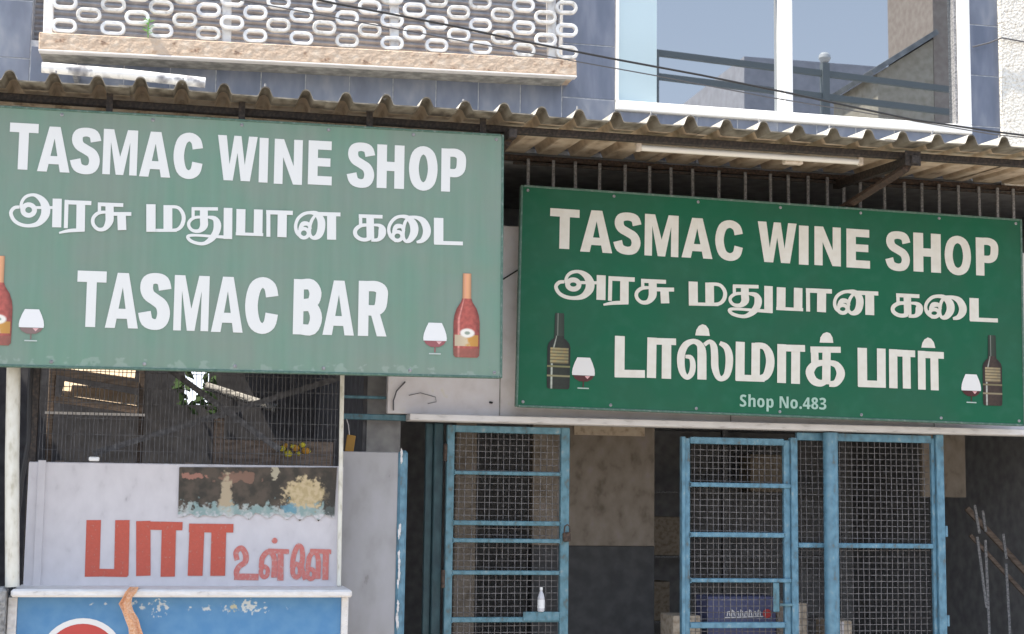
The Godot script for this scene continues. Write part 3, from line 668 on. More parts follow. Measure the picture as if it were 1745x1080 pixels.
	# little bottle on the gate's lower rail
	var bo := thing("small_bottle", "small clear bottle with white label on the gate's lock plate", "bottle", Vector3(1.865, 1.032, .124))
	var bb := Mb.new(); bb.lathe(Vector3(1.865, 1.0325, .124), [Vector2(.0, 0), Vector2(.017, .001), Vector2(.019, .006), Vector2(.019, .07), Vector2(.014, .09), Vector2(.007, .105), Vector2(.007, .118)], 12); part(bo, "body", bb, plain(K(.6, .6, .64), .25))
	var bl := Mb.new(); bl.lathe(Vector3(1.865, 1.0325, .124), [Vector2(.0197, .018), Vector2(.0197, .062)], 12); part(bo, "paper_label", bl, M.frame_white)
	var bc := Mb.new(); bc.lathe(Vector3(1.865, 1.0325, .124), [Vector2(.0082, .112), Vector2(.0082, .126), Vector2(0, .127)], 10); part(bo, "cap", bc, M.frame_white)
func _in(d: float) -> float: return clampf((1.0 - d) * 4.0, 0.0, 1.0)   # soft edge of a torn scrap
func _blob(o: Vector2, rx: float, ry: float, sd: int) -> PackedVector2Array:
	var f := noise(0.9, 2, 100 + sd); var ps := PackedVector2Array()
	for k in 18:
		var a := TAU * k / 18.0; var r := 0.75 + 0.55 * f.get_noise_2d(cos(a) * 1.5, sin(a) * 1.5)
		ps.append(o + Vector2(cos(a) * rx, sin(a) * ry) * r)
	return ps

func left_bay():
	# counter masonry
	var k := thing("counter", "masonry counter with a white stone slab below the white Tamil panel", "counter", Vector3(0, 0, .6))
	var w := Mb.new(); w.span(-1.6, .76, 0.0, 1.148, .3, .7, .01); part(k, "base", w, M.stone)
	var s := Mb.new(); s.span(-.715, .797, 1.15, 1.184, .42, .84, .008); part(k, "slab", s, M.slab)
	var st := thing("stone_pier", "rough grey stone pier under the white pole", "pier", Vector3(-.95, 0, .65))
	var sb := Mb.new(); sb.span(-1.3, -.735, 0.0, 1.192, .705, .86, .015); part(st, "block", sb, M.stone)
	# blue board
	var bd := thing("blue_board", "blue painted board with a red disc and peeling paint below the slab", "sign", Vector3(.03, .55, .75))
	for q in [[-.732, -.692], [.757, .789]]:
		var fr := Mb.new(); fr.span(q[0], q[1], .5, 1.146, .715, .77, .004); part(bd, "side_frame", fr, M.slab)
	var bb := Mb.new(); bb.span(-.691, .756, .5, 1.146, .715, .75); part(bd, "back", bb, M.stone)
	var fl := Mb.new(); fl.quad_uv(Vector3(-.691, .5, .7525), Vector3(.756, .5, .7525), Vector3(.756, 1.146, .7525), Vector3(-.691, 1.146, .7525))
	var n1 := noise(.03, 4, 71); var n2 := noise(.11, 3, 72)
	var spots := [[.22, .047, .018], [.262, .043, .02], [.345, .045, .03], [.37, .07, .02], [.43, .085, .045], [.52, .08, .02], [.575, .085, .025], [.63, .082, .025], [.66, .07, .03], [.71, .065, .05], [.76, .075, .03], [.83, .085, .02], [.4, .055, .02]]
	var m := StandardMaterial3D.new(); m.roughness = .5
	m.albedo_texture = painted(512, 232, func(u, v):
		var a: float = n1.get_noise_2d(u * 512, v * 232); var b: float = n2.get_noise_2d(u * 512, v * 232)
		var c := K(.07, .22, .44).lerp(K(.1, .26, .47), clampf(.5 + a, 0, 1))
		for q in spots:
			var d := Vector2(u - q[0], (v - q[1]) * .45).length()
			c = c.lerp(K(.58, .6, .6) if q[0] < .64 or q[0] > .7 else K(.5, .46, .3), clampf((q[2] * (.3 + .8 * b + .4 * a) - d) * 150.0, 0, .9))
		return c)
	part(bd, "face", fl, m)
	var dc := Mb.new()
	for q in [[.19, K(.75, .75, .76), .7535], [.165, K(.5, .055, .05), .7545]]:
		var ps := PackedVector2Array()
		for i in 40: ps.append(Vector2(-.405 + cos(TAU * i / 40) * q[0], .862 + sin(TAU * i / 40) * q[0]))
		dc.poly(ps, q[2], q[1])
	part(bd, "painted_disc", dc, M.print)
	# white panel with red words
	var p := thing("white_signboard", "white panel with red Tamil words below the wire screen", "sign", Vector3(0.04, 1.465, .52)); p.rotation.z = deg_to_rad(.2)
	var pb := Mb.new(); pb.box(Vector3(0, 0, -.016), Vector3(1.47, .585, .03), Basis(), .004); part(p, "board", pb, M.panel_white, true)
	var sm := Mb.new(); sm.box(Vector3(-.675, 0, .004), Vector3(.035, .6, .007), Basis(), .002); part(p, "edge_strip", sm, M.panel_white, true)
	part(p, "lettering", strokes(STROKES_PANEL_BIG, .0015), M.letters_red, true)
	part(p, "lettering", strokes(STROKES_PANEL_SMALL, .0015), M.letters_pink, true)
	var lg := Mb.new()
	for x in [-.6, 0.0, .6]: lg.box(Vector3(x, 0, -.04), Vector3(.04, .6, .017)); 
	part(p, "batten", lg, M.wood, true)
	# torn poster
	var tp := thing("torn_poster", "torn dark poster with cream and teal scraps on the white panel", "poster", Vector3(.37, 1.5, .528))
	var out := PackedVector2Array(); var e := noise(6.0, 3, 81)
	out.append(Vector2(-.008, 1.742)); out.append(Vector2(.742, 1.754)); out.append(Vector2(.735, 1.505))
	for i in 25:
		var x := .72 - .725 * i / 24.0; out.append(Vector2(x, 1.515 + .02 * e.get_noise_1d(x * 3.0) + .012 * sin(i * 2.3)))
	var pm := Mb.new(); var idx := Geometry2D.triangulate_polygon(out)
	for i in range(0, idx.size(), 3):
		var t3 := [out[idx[i]], out[idx[i + 1]], out[idx[i + 2]]]
		if (t3[1] - t3[0]).cross(t3[2] - t3[0]) < 0: t3.reverse()
		for j in [0, 2, 1]:
			pm.v.append(Vector3(t3[j].x, t3[j].y, .5275)); pm.n.append(Vector3.BACK); pm.c.append(Color.WHITE); pm.t.append(Vector2((t3[j].x + .01) / .755, (1.757 - t3[j].y) / .256))
	var m1 := noise(.025, 5, 83); var m2 := noise(.06, 4, 84)
	var pt := StandardMaterial3D.new(); pt.roughness = .8
	pt.albedo_texture = painted(384, 130, func(u, v):
		var a: float = m1.get_noise_2d(u * 384, v * 130); var b: float = m2.get_noise_2d(u * 384, v * 130)
		var c := K(.05, .044, .036).lerp(K(.1, .08, .062), clampf(.5 + a * 1.5, 0, 1))
		c = c.lerp(K(.26, .15, .11), _in(Vector2((u - .36) / .13, (v - .25) / .12).length() + a * 1.2) * .8)
		c = c.lerp(K(.34, .17, .13), _in(Vector2((u - .09) / .09, (v - .22) / .06).length() + b * .8))
		c = c.lerp(K(.44, .36, .25), _in(Vector2((u - .30) / (.035 + .06 * absf(v - .45)), (v - .62) / .5).length() + b * .4))
		c = c.lerp(K(.56, .45, .28).lerp(K(.46, .36, .2), clampf(.5 + b * 2.0, 0, 1)), _in(Vector2((u - .80) / .15, (v - .52) / .33).length() + b * .45 - .15 * a))
		c = c.lerp(K(.42, .38, .28), _in(Vector2((u - .60) / .03, (v - .14) / .12).length() + b))
		c = c.lerp(K(.3, .42, .41).lerp(K(.5, .54, .52), clampf(.5 + a * 2.0, 0, 1)), clampf((v - .72 + .2 * b - .1 * a) * 9.0, 0, .85))
		c = c.lerp(K(.12, .3, .4), _in(Vector2((u - .70) / .05, (v - .8) / .1).length() + b * .7) * .8)
		c = c.lerp(K(.05, .045, .04), _in(Vector2((u - .96) / .05, (v - .6) / .45).length() + b * .3) * .8)
		c = c.lerp(K(.6, .58, .6), clampf((v - .9 + .12 * b) * 12.0, 0, 1))
		return c)
	part(tp, "sheet", pm, pt)
	# wire screen with bracing and thin white post
	var ws := thing("wire_screen", "dark wire screen with crossed braces between the faded sign and white panel", "screen", Vector3(.05, 1.77, .47))
	wire_panel(ws, -.66, .745, 1.74, 2.3, .47, .0205, .075, .0017, M.wire_dark)
	var fp := Mb.new(); fp.span(-.705, -.67, 1.2, 2.3, .44, .48, .003); part(ws, "frame_post", fp, M.dark_steel)
	for q in [[.765, 2.203, -.41, 1.8], [-.12, 2.245, .47, 1.835]]:
		var br := Mb.new(); br.bar(Vector3(q[0], q[1], .425 + .012 * q[3]), Vector3(q[2], q[3], .425 + .012 * q[3]), .028, .008); part(ws, "brace", br, M.wire_dark)
	var wp := thing("thin_white_post", "thin white post at the edge of the wire screen", "post", Vector3(.755, 1.184, .54))
	var wq := Mb.new(); wq.bar(Vector3(.764, 1.1845, .545), Vector3(.752, 2.32, .545), .02, .02, .003); part(wp, "post", wq, M.pole)
	var cl := Mb.new(); cl.box(Vector3(-.402, 1.773, .515), Vector3(.048, .02, .036), Basis(), .004)
	single("white_clip", cl, M.frame_white, "small white clip on the top edge of the white panel", "clip")
	# pole and slack cable
	var po := thing("white_pole", "round cream white pole standing on the grey stone pier", "pole", Vector3(-.72, 1.19, .78))
	var pq := Mb.new(); pq.tube([Vector3(-.716, 1.192, .775), Vector3(-.745, 1.75, .775), Vector3(-.768, 2.4, .775), Vector3(-.80, 3.375, .8)], .031, 14); part(po, "tube", pq, M.pole)
	var cb := Mb.new(); cb.tube([Vector3(-.69, 2.4, .62), Vector3(-.7, 2.1, .62), Vector3(-.693, 1.85, .62), Vector3(-.715, 1.66, .62), Vector3(-.73, 1.4, .62), Vector3(-.735, 1.15, .66)], .012, 8)
	single("slack_cable", cb, M.cable, "slack black cable hanging beside the cream white pole", "cable")
	# orange cloth over the slab
	var oc := Mb.new()
	var path := [[-.178, 1.188, .70, .02], [-.18, 1.192, .78, .028], [-.185, 1.196, .835, .038], [-.197, 1.175, .853, .05], [-.212, 1.15, .852, .042], [-.222, 1.122, .85, .055], [-.208, 1.09, .853, .05], [-.19, 1.055, .85, .06], [-.175, 1.015, .853, .055], [-.16, .96, .852, .07], [-.15, .9, .85, .06]]
	for i in path.size() - 1:
		var A = path[i]; var B = path[i + 1]
		for s2 in 4:
			var f0 := -.5 + s2 / 4.0; var f1 := f0 + .25
			var zz := [.011 * sin(s2 * 2.1 + i * .6), .011 * sin((s2 + 1) * 2.1 + i * .6), .011 * sin((s2 + 1) * 2.1 + i * .6 + .6), .011 * sin(s2 * 2.1 + i * .6 + .6)]
			oc.quad(Vector3(A[0] + f0 * A[3], A[1], A[2] + zz[0]), Vector3(A[0] + f1 * A[3], A[1], A[2] + zz[1]), Vector3(B[0] + f1 * B[3], B[1], B[2] + zz[2]), Vector3(B[0] + f0 * B[3], B[1], B[2] + zz[3]))
	single("orange_cloth", oc, M.orange, "twisted strip of faded orange cloth hanging over the slab edge", "cloth")
	# behind the screen: yard walls, sheets, shelf
	var yd := thing("back_yard_wall", "dark rear wall with a ragged hole behind the wire screen", "wall", Vector3(-.2, 0, -3.0))
	var yw := Mb.new()
	yw.span(-2.2, .0, 0, 3.4, -3.1, -3.0); yw.span(.17, .949, 0, 3.4, -3.1, -3.0); yw.span(0.0, .17, 0, 2.25, -3.1, -3.0); yw.span(0.0, .17, 2.5, 3.4, -3.1, -3.0)
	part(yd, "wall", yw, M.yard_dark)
	var ys := Mb.new(); ys.span(.93, .9495, 0, 3.43, -2.99, -.06); ys.span(-2.3, -2.2, 0, 4.5, -3.1, -.31); ys.span(-2.3, -2.2, 0, 3.4, -.31, .3); part(yd, "added_side_wall", ys, M.yard_dark)  # dark lining added over a sunlit face; unseen left wall height set for sun
	var fo := Mb.new()
	for i in 70:
		var o := Vector3(rng.randf_range(-.05, .22), rng.randf_range(2.2, 2.55), -2.96 + rng.randf_range(-.02, .03)); var a := rng.randf() * TAU
		if Vector2((o.x - .075 - .25 * (o.y - 2.37)) / .05, (o.y - 2.375) / .12).length() < 1.0: continue
		var d := Vector3(cos(a), sin(a), .3 * sin(i)) * rng.randf_range(.03, .055); var sd := Vector3(-sin(a), cos(a), .2) * rng.randf_range(.016, .026)
		fo.quad(o - d, o - d * .2 + sd, o + d, o - d * .2 - sd)
	var cr := thing("creeper", "dark leafy creeper over the hole in the rear wall", "plant", Vector3(.08, 2.25, -2.97)); part(cr, "foliage", fo, M.leaf_creeper).set_meta("kind", "stuff")
	# tan sheets leaning on a rack under the open strip of sky
	for q in [["upper", -.84, -.33, 2.452, 2.395, 2.53, 2.53], ["lower", -.80, -.31, 2.265, 2.205, 2.375, 2.29]]:
		var ts := Mb.new(); var k2 := 2.0
		var A := Vector3(q[1], q[3], -2.6); var B := Vector3(q[2], q[4], -2.6); var C := Vector3(q[2], q[6], -2.6 - (q[6] - q[4]) * k2); var D := Vector3(q[1], q[5], -2.6 - (q[5] - q[3]) * k2)
		var o := Vector3(0, -.006, -.012)
		ts.quad(A, B, C, D); ts.quad(A + o, D + o, C + o, B + o); ts.quad(A + o, B + o, B, A); ts.quad(B + o, C + o, C, B); ts.quad(C + o, D + o, D, C); ts.quad(D + o, A + o, A, D)
		single("tan_sheet", ts, M.tan_sheet, "tan sheet leaning in the yard, %s of the pair seen through the screen" % q[0], "sheet", "tan sheets behind the screen")
	var rk := thing("sheet_rack", "brown timber rack carrying tan sheets behind the wire screen", "rack", Vector3(-.55, 0, -2.6))
	for q in [[-.885, -.845], [-.30, -.26]]:
		var rp := Mb.new(); rp.span(q[0], q[1], 0.0, 2.7, -2.66, -2.59, .004); part(rk, "upright", rp, M.wood)
	for q in [[2.42, 2.345], [2.235, 2.175]]:
		var rp := Mb.new(); rp.bar(Vector3(-.844, q[0], -2.58), Vector3(-.301, q[1], -2.58), .04, .03); part(rk, "beam", rp, M.wood)
	var rb := Mb.new(); rb.span(-.9, -.25, 2.135, 2.152, -2.57, -2.54); part(rk, "light_rail", rb, M.lintel)
	var gp := Mb.new(); gp.tube([Vector3(.15, 2.36, -2.7), Vector3(.62, 2.2, -2.4)], .03, 10)
	single("grey_pipe", gp, M.stone, "grey pipe slanting away from the ragged hole behind the screen", "pipe")
	var sf := thing("brown_shelf", "brown timber shelf with a post behind the wire screen", "shelf", Vector3(.46, 0, .2))
	var sh := Mb.new(); sh.span(.2, .74, 1.76, 1.885, .3, .33, .004); part(sf, "board", sh, M.wood)
	var sp := Mb.new(); sp.span(.15, .2, 1.15, 1.99, .301, .335, .004); part(sf, "post", sp, M.wood)
	var yb := thing("yellow_bundle", "small bright yellow bundle tied to the brown shelf behind the screen", "bundle", Vector3(.55, 1.82, .35))
	for i in 9:
		var ym := Mb.new(); var o := Vector3(.485 + .0165 * i, 1.845 + .022 * sin(i * 2.3), .355 + .02 * cos(i * 1.9)); var rr := .016 + .005 * sin(i * 3.7)
		ym.lathe(o - Vector3(0, rr, 0), [Vector2(0, 0), Vector2(rr * .7, rr * .25), Vector2(rr * 1.1, rr * .9), Vector2(rr * .8, rr * 1.6), Vector2(0, rr * 1.9)], 9); part(yb, "flower_head", ym, M.yellow if i % 3 != 1 else M.amber)
	var cdm := Mb.new(); cdm.tube([Vector3(.47, 1.86, .332), Vector3(.52, 1.83, .352), Vector3(.64, 1.84, .332)], .004, 5); part(yb, "tie", cdm, M.wood)

func left_sign():
	var s := thing("faded_sign", "faded grey green sign with white lettering TASMAC BAR and red bottles", "sign", Vector3(0.2185, 2.7585, .95)); s.rotation.z = deg_to_rad(.43)
	var n1 := noise(.006, 4, 61); var n2 := noise(.02, 5, 62); var n3 := noise(.05, 3, 63); var n4 := noise(.045, 4, 64)
	var tex := painted(640, 300, func(u, v):
		var a: float = n1.get_noise_2d(u * 640, v * 300); var b: float = n2.get_noise_2d(u * 900, v * 60); var c: float = n3.get_noise_2d(u * 640 * 1.6, v * 26)
		var col := K(.178, .295, .228).lerp(K(.215, .285, .235), clampf(.5 + a * 1.3, 0, 1))
		col = col.lerp(K(.24, .285, .248), clampf(.1 + b * .4, 0, .3))
		col = col.lerp(K(.12, .27, .2), clampf(-b * .4 - .1, 0, .3))
		# chalky scuffs along the lower edge, as in the photograph
		var d: float = n4.get_noise_2d(u * 640, v * 300)
		if v > .962 + .03 * absf(b) and d > .12: col = col.lerp(K(.45, .5, .47), clampf((d - .12) * 2.0, 0, .25))
		return col * (1.0 + c * .05))
	sign_face(s, 2.475, 1.165, tex, .6, M.sign_edge)
	letter_row(s, shifted(LETTERS_LEFT_TOP, 115), M.letters, .002)
	letter_row(s, shifted(LETTERS_LEFT_LOW, 115), M.letters, .002)
	var tm := part(s, "lettering", strokes(STROKES_LEFT, .0015), M.letters, true); tm.position.y = .0115
	var red := [S(176, 88, 78), S(226, 165, 122), S(208, 190, 160), S(205, 150, 70), S(228, 150, 140), S(236, 232, 222), S(70, 110, 80)]
	bottle_print(s, 1.071, -.095, -.495, .063, .02, red)
	bottle_print(s, -1.043, -.095, -.495, .063, .02, red, -1.0)
	glass_print(s, .921, -.335, .056, K(.8, .8, .8), S(150, 88, 90), K(.5, .56, .53))
	glass_print(s, -.897, -.33, .054, K(.8, .8, .8), S(130, 105, 102), K(.5, .56, .53))
	var nl := Mb.new()
	for x in [-1.15, -.6, 0.0, .6, 1.15]: nl.bar(Vector3(x, .56, -.045), Vector3(x, .70, -.045), .03, .006)
	part(s, "hanger", nl, M.dark_steel, true)
	sign_fixings(s, 2.475, 1.165)
func sign_fixings(s: Node3D, w: float, h: float):
	for x in [-.5, .5]:
		var e := Mb.new(); e.box(Vector3(x * (w + .004), 0, -.012), Vector3(.012, h + .012, .034), Basis(), .003); part(s, "edge_trim", e, M.sign_edge, true)
	for y in [-.5, .5]:
		var e := Mb.new(); e.box(Vector3(0, y * (h + .004), -.0125), Vector3(w - .01, .012, .033), Basis(), .003); part(s, "edge_trim", e, M.sign_edge, true)
	for i in 7:
		for y in [-.5, .5]:
			var b := Mb.new(); b.lathe(Vector3.ZERO, [Vector2(.009, 0), Vector2(.007, .003), Vector2(0, .0045)], 8)
			var o := part(s, "screw", b, M.bar_grey, true); o.rotation.x = PI / 2; o.position = Vector3((i - 3) / 6.0 * (w - .06), y * (h - .04), .0006)
func shifted(rows: Array, dy: int) -> Array:
	var out := []
	for r in rows: out.append([r[0], r[1], r[2] + dy, r[3], r[4]])
	return out

func right_sign():
	var s := thing("dark_green_sign", "dark green sign with cream English and Tamil lettering, dark bottles and Shop No.", "sign", Vector3(3.1, 2.645, .38)); s.rotation.z = deg_to_rad(-.6)
	var n1 := noise(.007, 4, 65); var n2 := noise(.03, 4, 66)
	var tex := painted(640, 256, func(u, v):
		var a: float = n1.get_noise_2d(u * 640, v * 256); var b: float = n2.get_noise_2d(u * 640, v * 256)
		var col := K(.01, .118, .06).lerp(K(.02, .112, .062), clampf(.5 + a * 1.4, 0, 1))
		return col.lerp(K(.025, .135, .08), clampf(b * .8, 0, .6)))
	sign_face(s, 2.855, 1.142, tex, .6, M.sign_edge)
	letter_row(s, LETTERS_RIGHT_TOP, M.letters_cream, .002)
	part(s, "lettering", strokes(STROKES_LEFT, .0015, STROKES_MAP), M.letters_cream, true)
	part(s, "lettering", strokes(STROKES_RIGHT, .0015), M.letters_cream, true)
	var g = SHOP_NUMBER[0]
	text_row(s, "Shop No.483", g, M.letters_green, .0015)
	var dk := [K(.018, .022, .014), K(.03, .045, .03), K(.32, .29, .15), K(.4, .3, .13), K(.55, .58, .5), K(.2, .19, .08), K(.03, .03, .02)]
	bottle_print(s, -1.214, -.085, -.478, .061, .024, dk, 1.0, true)
	bottle_print(s, 1.239, -.085, -.473, .058, .023, [K(.05, .03, .022), K(.03, .045, .03), K(.34, .28, .17), K(.42, .32, .17), K(.55, .56, .5), K(.2, .17, .09), K(.03, .03, .02)], 1.0, true)
	glass_print(s, -1.081, -.31, .061, K(.74, .72, .7), S(80, 35, 38), K(.4, .5, .44))
	glass_print(s, 1.111, -.306, .059, K(.78, .77, .76), S(75, 35, 35), K(.45, .55, .5))
	var nl := Mb.new()
	for x in [-1.2, 0.0, 1.2]:
		for y in [-.35, .25]: nl.box(Vector3(x, y, -.136), Vector3(.04, .04, .188))
	part(s, "standoff", nl, M.dark_steel, true)
	sign_fixings(s, 2.855, 1.142)

func interior():
	var p := thing("partition", "brown plastered inner wall with a dark dado seen through the open doorway", "wall", Vector3(2.6, .16, -1.25))
	var a := Mb.new(); a.span(2.115, 2.9, 1.337, 2.62, -1.3, -1.2, .004); part(p, "upper_wall", a, M.tan_inner)
	var b := Mb.new(); b.span(2.115, 2.9, .16, 1.3365, -1.3, -1.198, .004); part(p, "dado", b, M.dado)
	var cl := thing("inner_column", "narrow brown plastered column seen through the dull blue mesh gate", "column", Vector3(1.66, .16, -1.05))
	var cm := Mb.new(); cm.span(1.597, 1.727, .16, 2.619, -1.13, -1.0, .006); part(cl, "shaft", cm, M.tan_inner)
	var sv := thing("steel_shelf", "grey steel shelf rack at the back of the dark shop", "shelf", Vector3(4.2, .16, -3.5))
	for x in [3.2, 4.2, 5.2]:
		var up := Mb.new(); up.span(x - .02, x + .02, .16, 2.4, -3.52, -3.48); part(sv, "upright", up, M.bar_grey)
	for y in [.7, 1.2, 1.7, 2.2]:
		var bd := Mb.new(); bd.span(3.18, 5.22, y - .015, y + .0, -3.8, -3.47); part(sv, "board", bd, M.bar_grey)
	for q in [[3.62, 1.2, .3, .3, "brown carton on the middle board of the steel shelf rack, behind the thick blue post"], [4.42, 1.7, .3, .3, "brown carton on the upper board of the steel shelf rack"], [3.35, .7, .4, .3, "wide brown carton low on the steel shelf rack behind the bright blue gate"]]:
		var t := Mb.new(); t.span(q[0], q[0] + q[2], q[1] + .001, q[1] + q[3], -3.76, -3.5, .004)
		single("stored_carton", t, M.carton, q[4], "carton", "cartons on the shelf rack")
	var nb := thing("notice_strip", "cream notice strip above the brown inner wall", "notice", Vector3(2.6, 2.03, -1.19))
	var n := Mb.new(); n.span(2.375, 2.83, 2.018, 2.075, -1.1995, -1.185, .002); part(nb, "board", n, M.tan_sheet)
	var c := thing("inner_panel", "short brown panel hanging beyond the fixed mesh panel", "panel", Vector3(4.95, 1.67, -1.2))
	var cp := Mb.new(); cp.span(4.72, 5.03, 1.668, 2.62, -1.24, -1.2, .004); part(c, "board", cp, M.tan_inner)
	var h := thing("stair_rail", "grey stair rails leaning in the dark shop beyond the blue panel", "railing", Vector3(5.08, .16, -1.0))
	for q in [[4.975, 1.62, 5.005, 1.44], [4.988, 1.42, 5.042, .97], [5.03, 1.585, 5.05, 1.45], [5.045, 1.4, 5.07, .16], [5.17, 1.44, 5.19, 1.28], [5.186, 1.25, 5.222, .16]]:
		var t := Mb.new(); t.bar(Vector3(q[0], q[1], -1.0), Vector3(q[2], q[3], -1.0), .018, .014, .002); part(h, "baluster", t, M.bar_grey)
	var hr := Mb.new(); hr.bar(Vector3(4.93, 1.60, -1.02), Vector3(5.45, 1.08, -1.02), .035, .025, .003); part(h, "handrail", hr, M.wood)
	var hl := Mb.new(); hl.bar(Vector3(4.95, 1.43, -1.02), Vector3(5.45, .93, -1.02), .025, .02, .003); part(h, "lower_rail", hl, M.wood)
	# stacked cartons behind the gates
	var stack := [[2.70, 2.86, .16, .985, -.45, -.22, "carton", "pale carton standing behind the bright blue gate"], [3.345, 3.45, .16, 1.06, -.35, -.12, "carton", "tall tan carton behind the thick blue post"], [3.6, 3.72, .16, .962, -.35, -.12, "carton", "short tan carton right of the thick blue post"]]
	for q in stack:
		var t := thing(q[6], q[7], "carton", Vector3((q[0] + q[1]) / 2, .16, (q[4] + q[5]) / 2), "cartons on the shop floor")
		var bx := Mb.new(); bx.span(q[0], q[1], q[2], q[3], q[4], q[5], .004); part(t, "box", bx, M.carton)
		var tp := Mb.new(); tp.span(q[0] + (q[1] - q[0]) * .42, q[0] + (q[1] - q[0]) * .58, q[2] + .01, q[3] - .005, q[5], q[5] + .001); part(t, "tape", tp, M.panel_white)
	var bc := thing("blue_carton", "blue carton with white lettering and a red dot behind the bright blue gate", "carton", Vector3(3.12, .16, -.3))
	var bx := Mb.new(); bx.span(2.93, 3.34, .16, 1.085, -.5, -.3, .004); part(bc, "box", bx, M.carton_blue)
	var lm := Mb.new()
	for i in 8:
		var x := 3.045 + .026 * i; lm.ribbon([Vector3(x, .975, .007), Vector3(x + .004, 1.0 + .012 * (i % 2), .007), Vector3(x + .013, 1.003, .007), Vector3(x + .016, .978, .007)], -.2985 + .0002 * i, K(.7, .7, .72))
	lm.ribbon([Vector3(3.03, .968, .006), Vector3(3.26, .974, .006)], -.2965, K(.7, .7, .72))
	var dot := PackedVector2Array()
	for k in 16: dot.append(Vector2(3.283 + cos(TAU * k / 16) * .026, .99 + sin(TAU * k / 16) * .026))
	lm.poly(dot, -.296, K(.5, .06, .06)); part(bc, "lettering", lm, M.print)

func cables():
	var c1 := [Vector3(-.9, 4.24, .7), Vector3(.1, 4.105, .7), Vector3(.64, 4.024, .7), Vector3(.949, 3.99, .7), Vector3(1.282, 3.951, .7), Vector3(1.568, 3.91, .7), Vector3(2.087, 3.849, .7), Vector3(2.544, 3.80, .7), Vector3(3.069, 3.734, .7), Vector3(3.412, 3.686, .7), Vector3(3.723, 3.645, .7), Vector3(4.218, 3.609, .7), Vector3(4.6, 3.59, .7), Vector3(6.0, 3.55, .7)]
	var a := Mb.new(); a.tube(c1, .0062, 6); single("overhead_cable", a, M.cable, "thicker black cable slanting across the grille and window", "cable", "cables over the awning")
	var c2 := [Vector3(-.9, 4.12, .69), Vector3(.6, 3.96, .69), Vector3(1.3, 3.885, .69), Vector3(1.886, 3.825, .69), Vector3(2.306, 3.782, .69), Vector3(2.916, 3.712, .69), Vector3(3.412, 3.67, .69), Vector3(4.2, 3.597, .69), Vector3(6.0, 3.54, .69)]
	var b := Mb.new(); b.tube(c2, .0035, 6); single("overhead_cable", b, M.cable_grey, "thinner grey cable hanging just under the thicker black cable", "cable", "cables over the awning")
	var d := Mb.new(); d.tube([Vector3(4.45, 4.29, .05), Vector3(4.56, 4.325, .045), Vector3(4.64, 4.36, .05), Vector3(4.85, 4.345, .04), Vector3(5.4, 4.32, .04)], .005, 6); single("wall_wire", d, M.cable_grey, "short wire fixed across the tiled pier beside the white window", "wire")
	var e := Mb.new(); e.tube([Vector3(1.5, 2.70, .158), Vector3(1.62, 2.764, .16), Vector3(1.75, 2.85, .16), Vector3(1.9, 2.93, .16)], .004, 6); single("fascia_wire", e, M.cable, "thin black wire rising across the pink fascia between the two signs", "wire")
	var fw := Mb.new(); fw.tube([Vector3(1.14, 2.14, .156), Vector3(1.2, 2.155, .157), Vector3(1.28, 2.135, .156), Vector3(1.285, 2.11, .156), Vector3(1.24, 2.1, .156)], .0018, 5); single("wire_loop", fw, M.cable_grey, "small loop of grey wire on the fascia below the faded sign", "wire")
	var nlm := Mb.new(); nlm.box(Vector3(1.575, 2.115, .157), Vector3(.02, .01, .01), Basis(Vector3(0, 0, 1), -.2), .003); single("fascia_clip", nlm, M.cable, "black clip on the fascia below the gap between the signs", "clip")
	var f := Mb.new(); f.tube([Vector3(1.12, 2.21, .155), Vector3(1.075, 2.16, .162), Vector3(1.06, 2.11, .158), Vector3(1.062, 2.06, .156)], .0035, 6); single("wire_tail", f, M.cable_grey, "loose wire tail on the pink fascia below the faded sign", "wire")

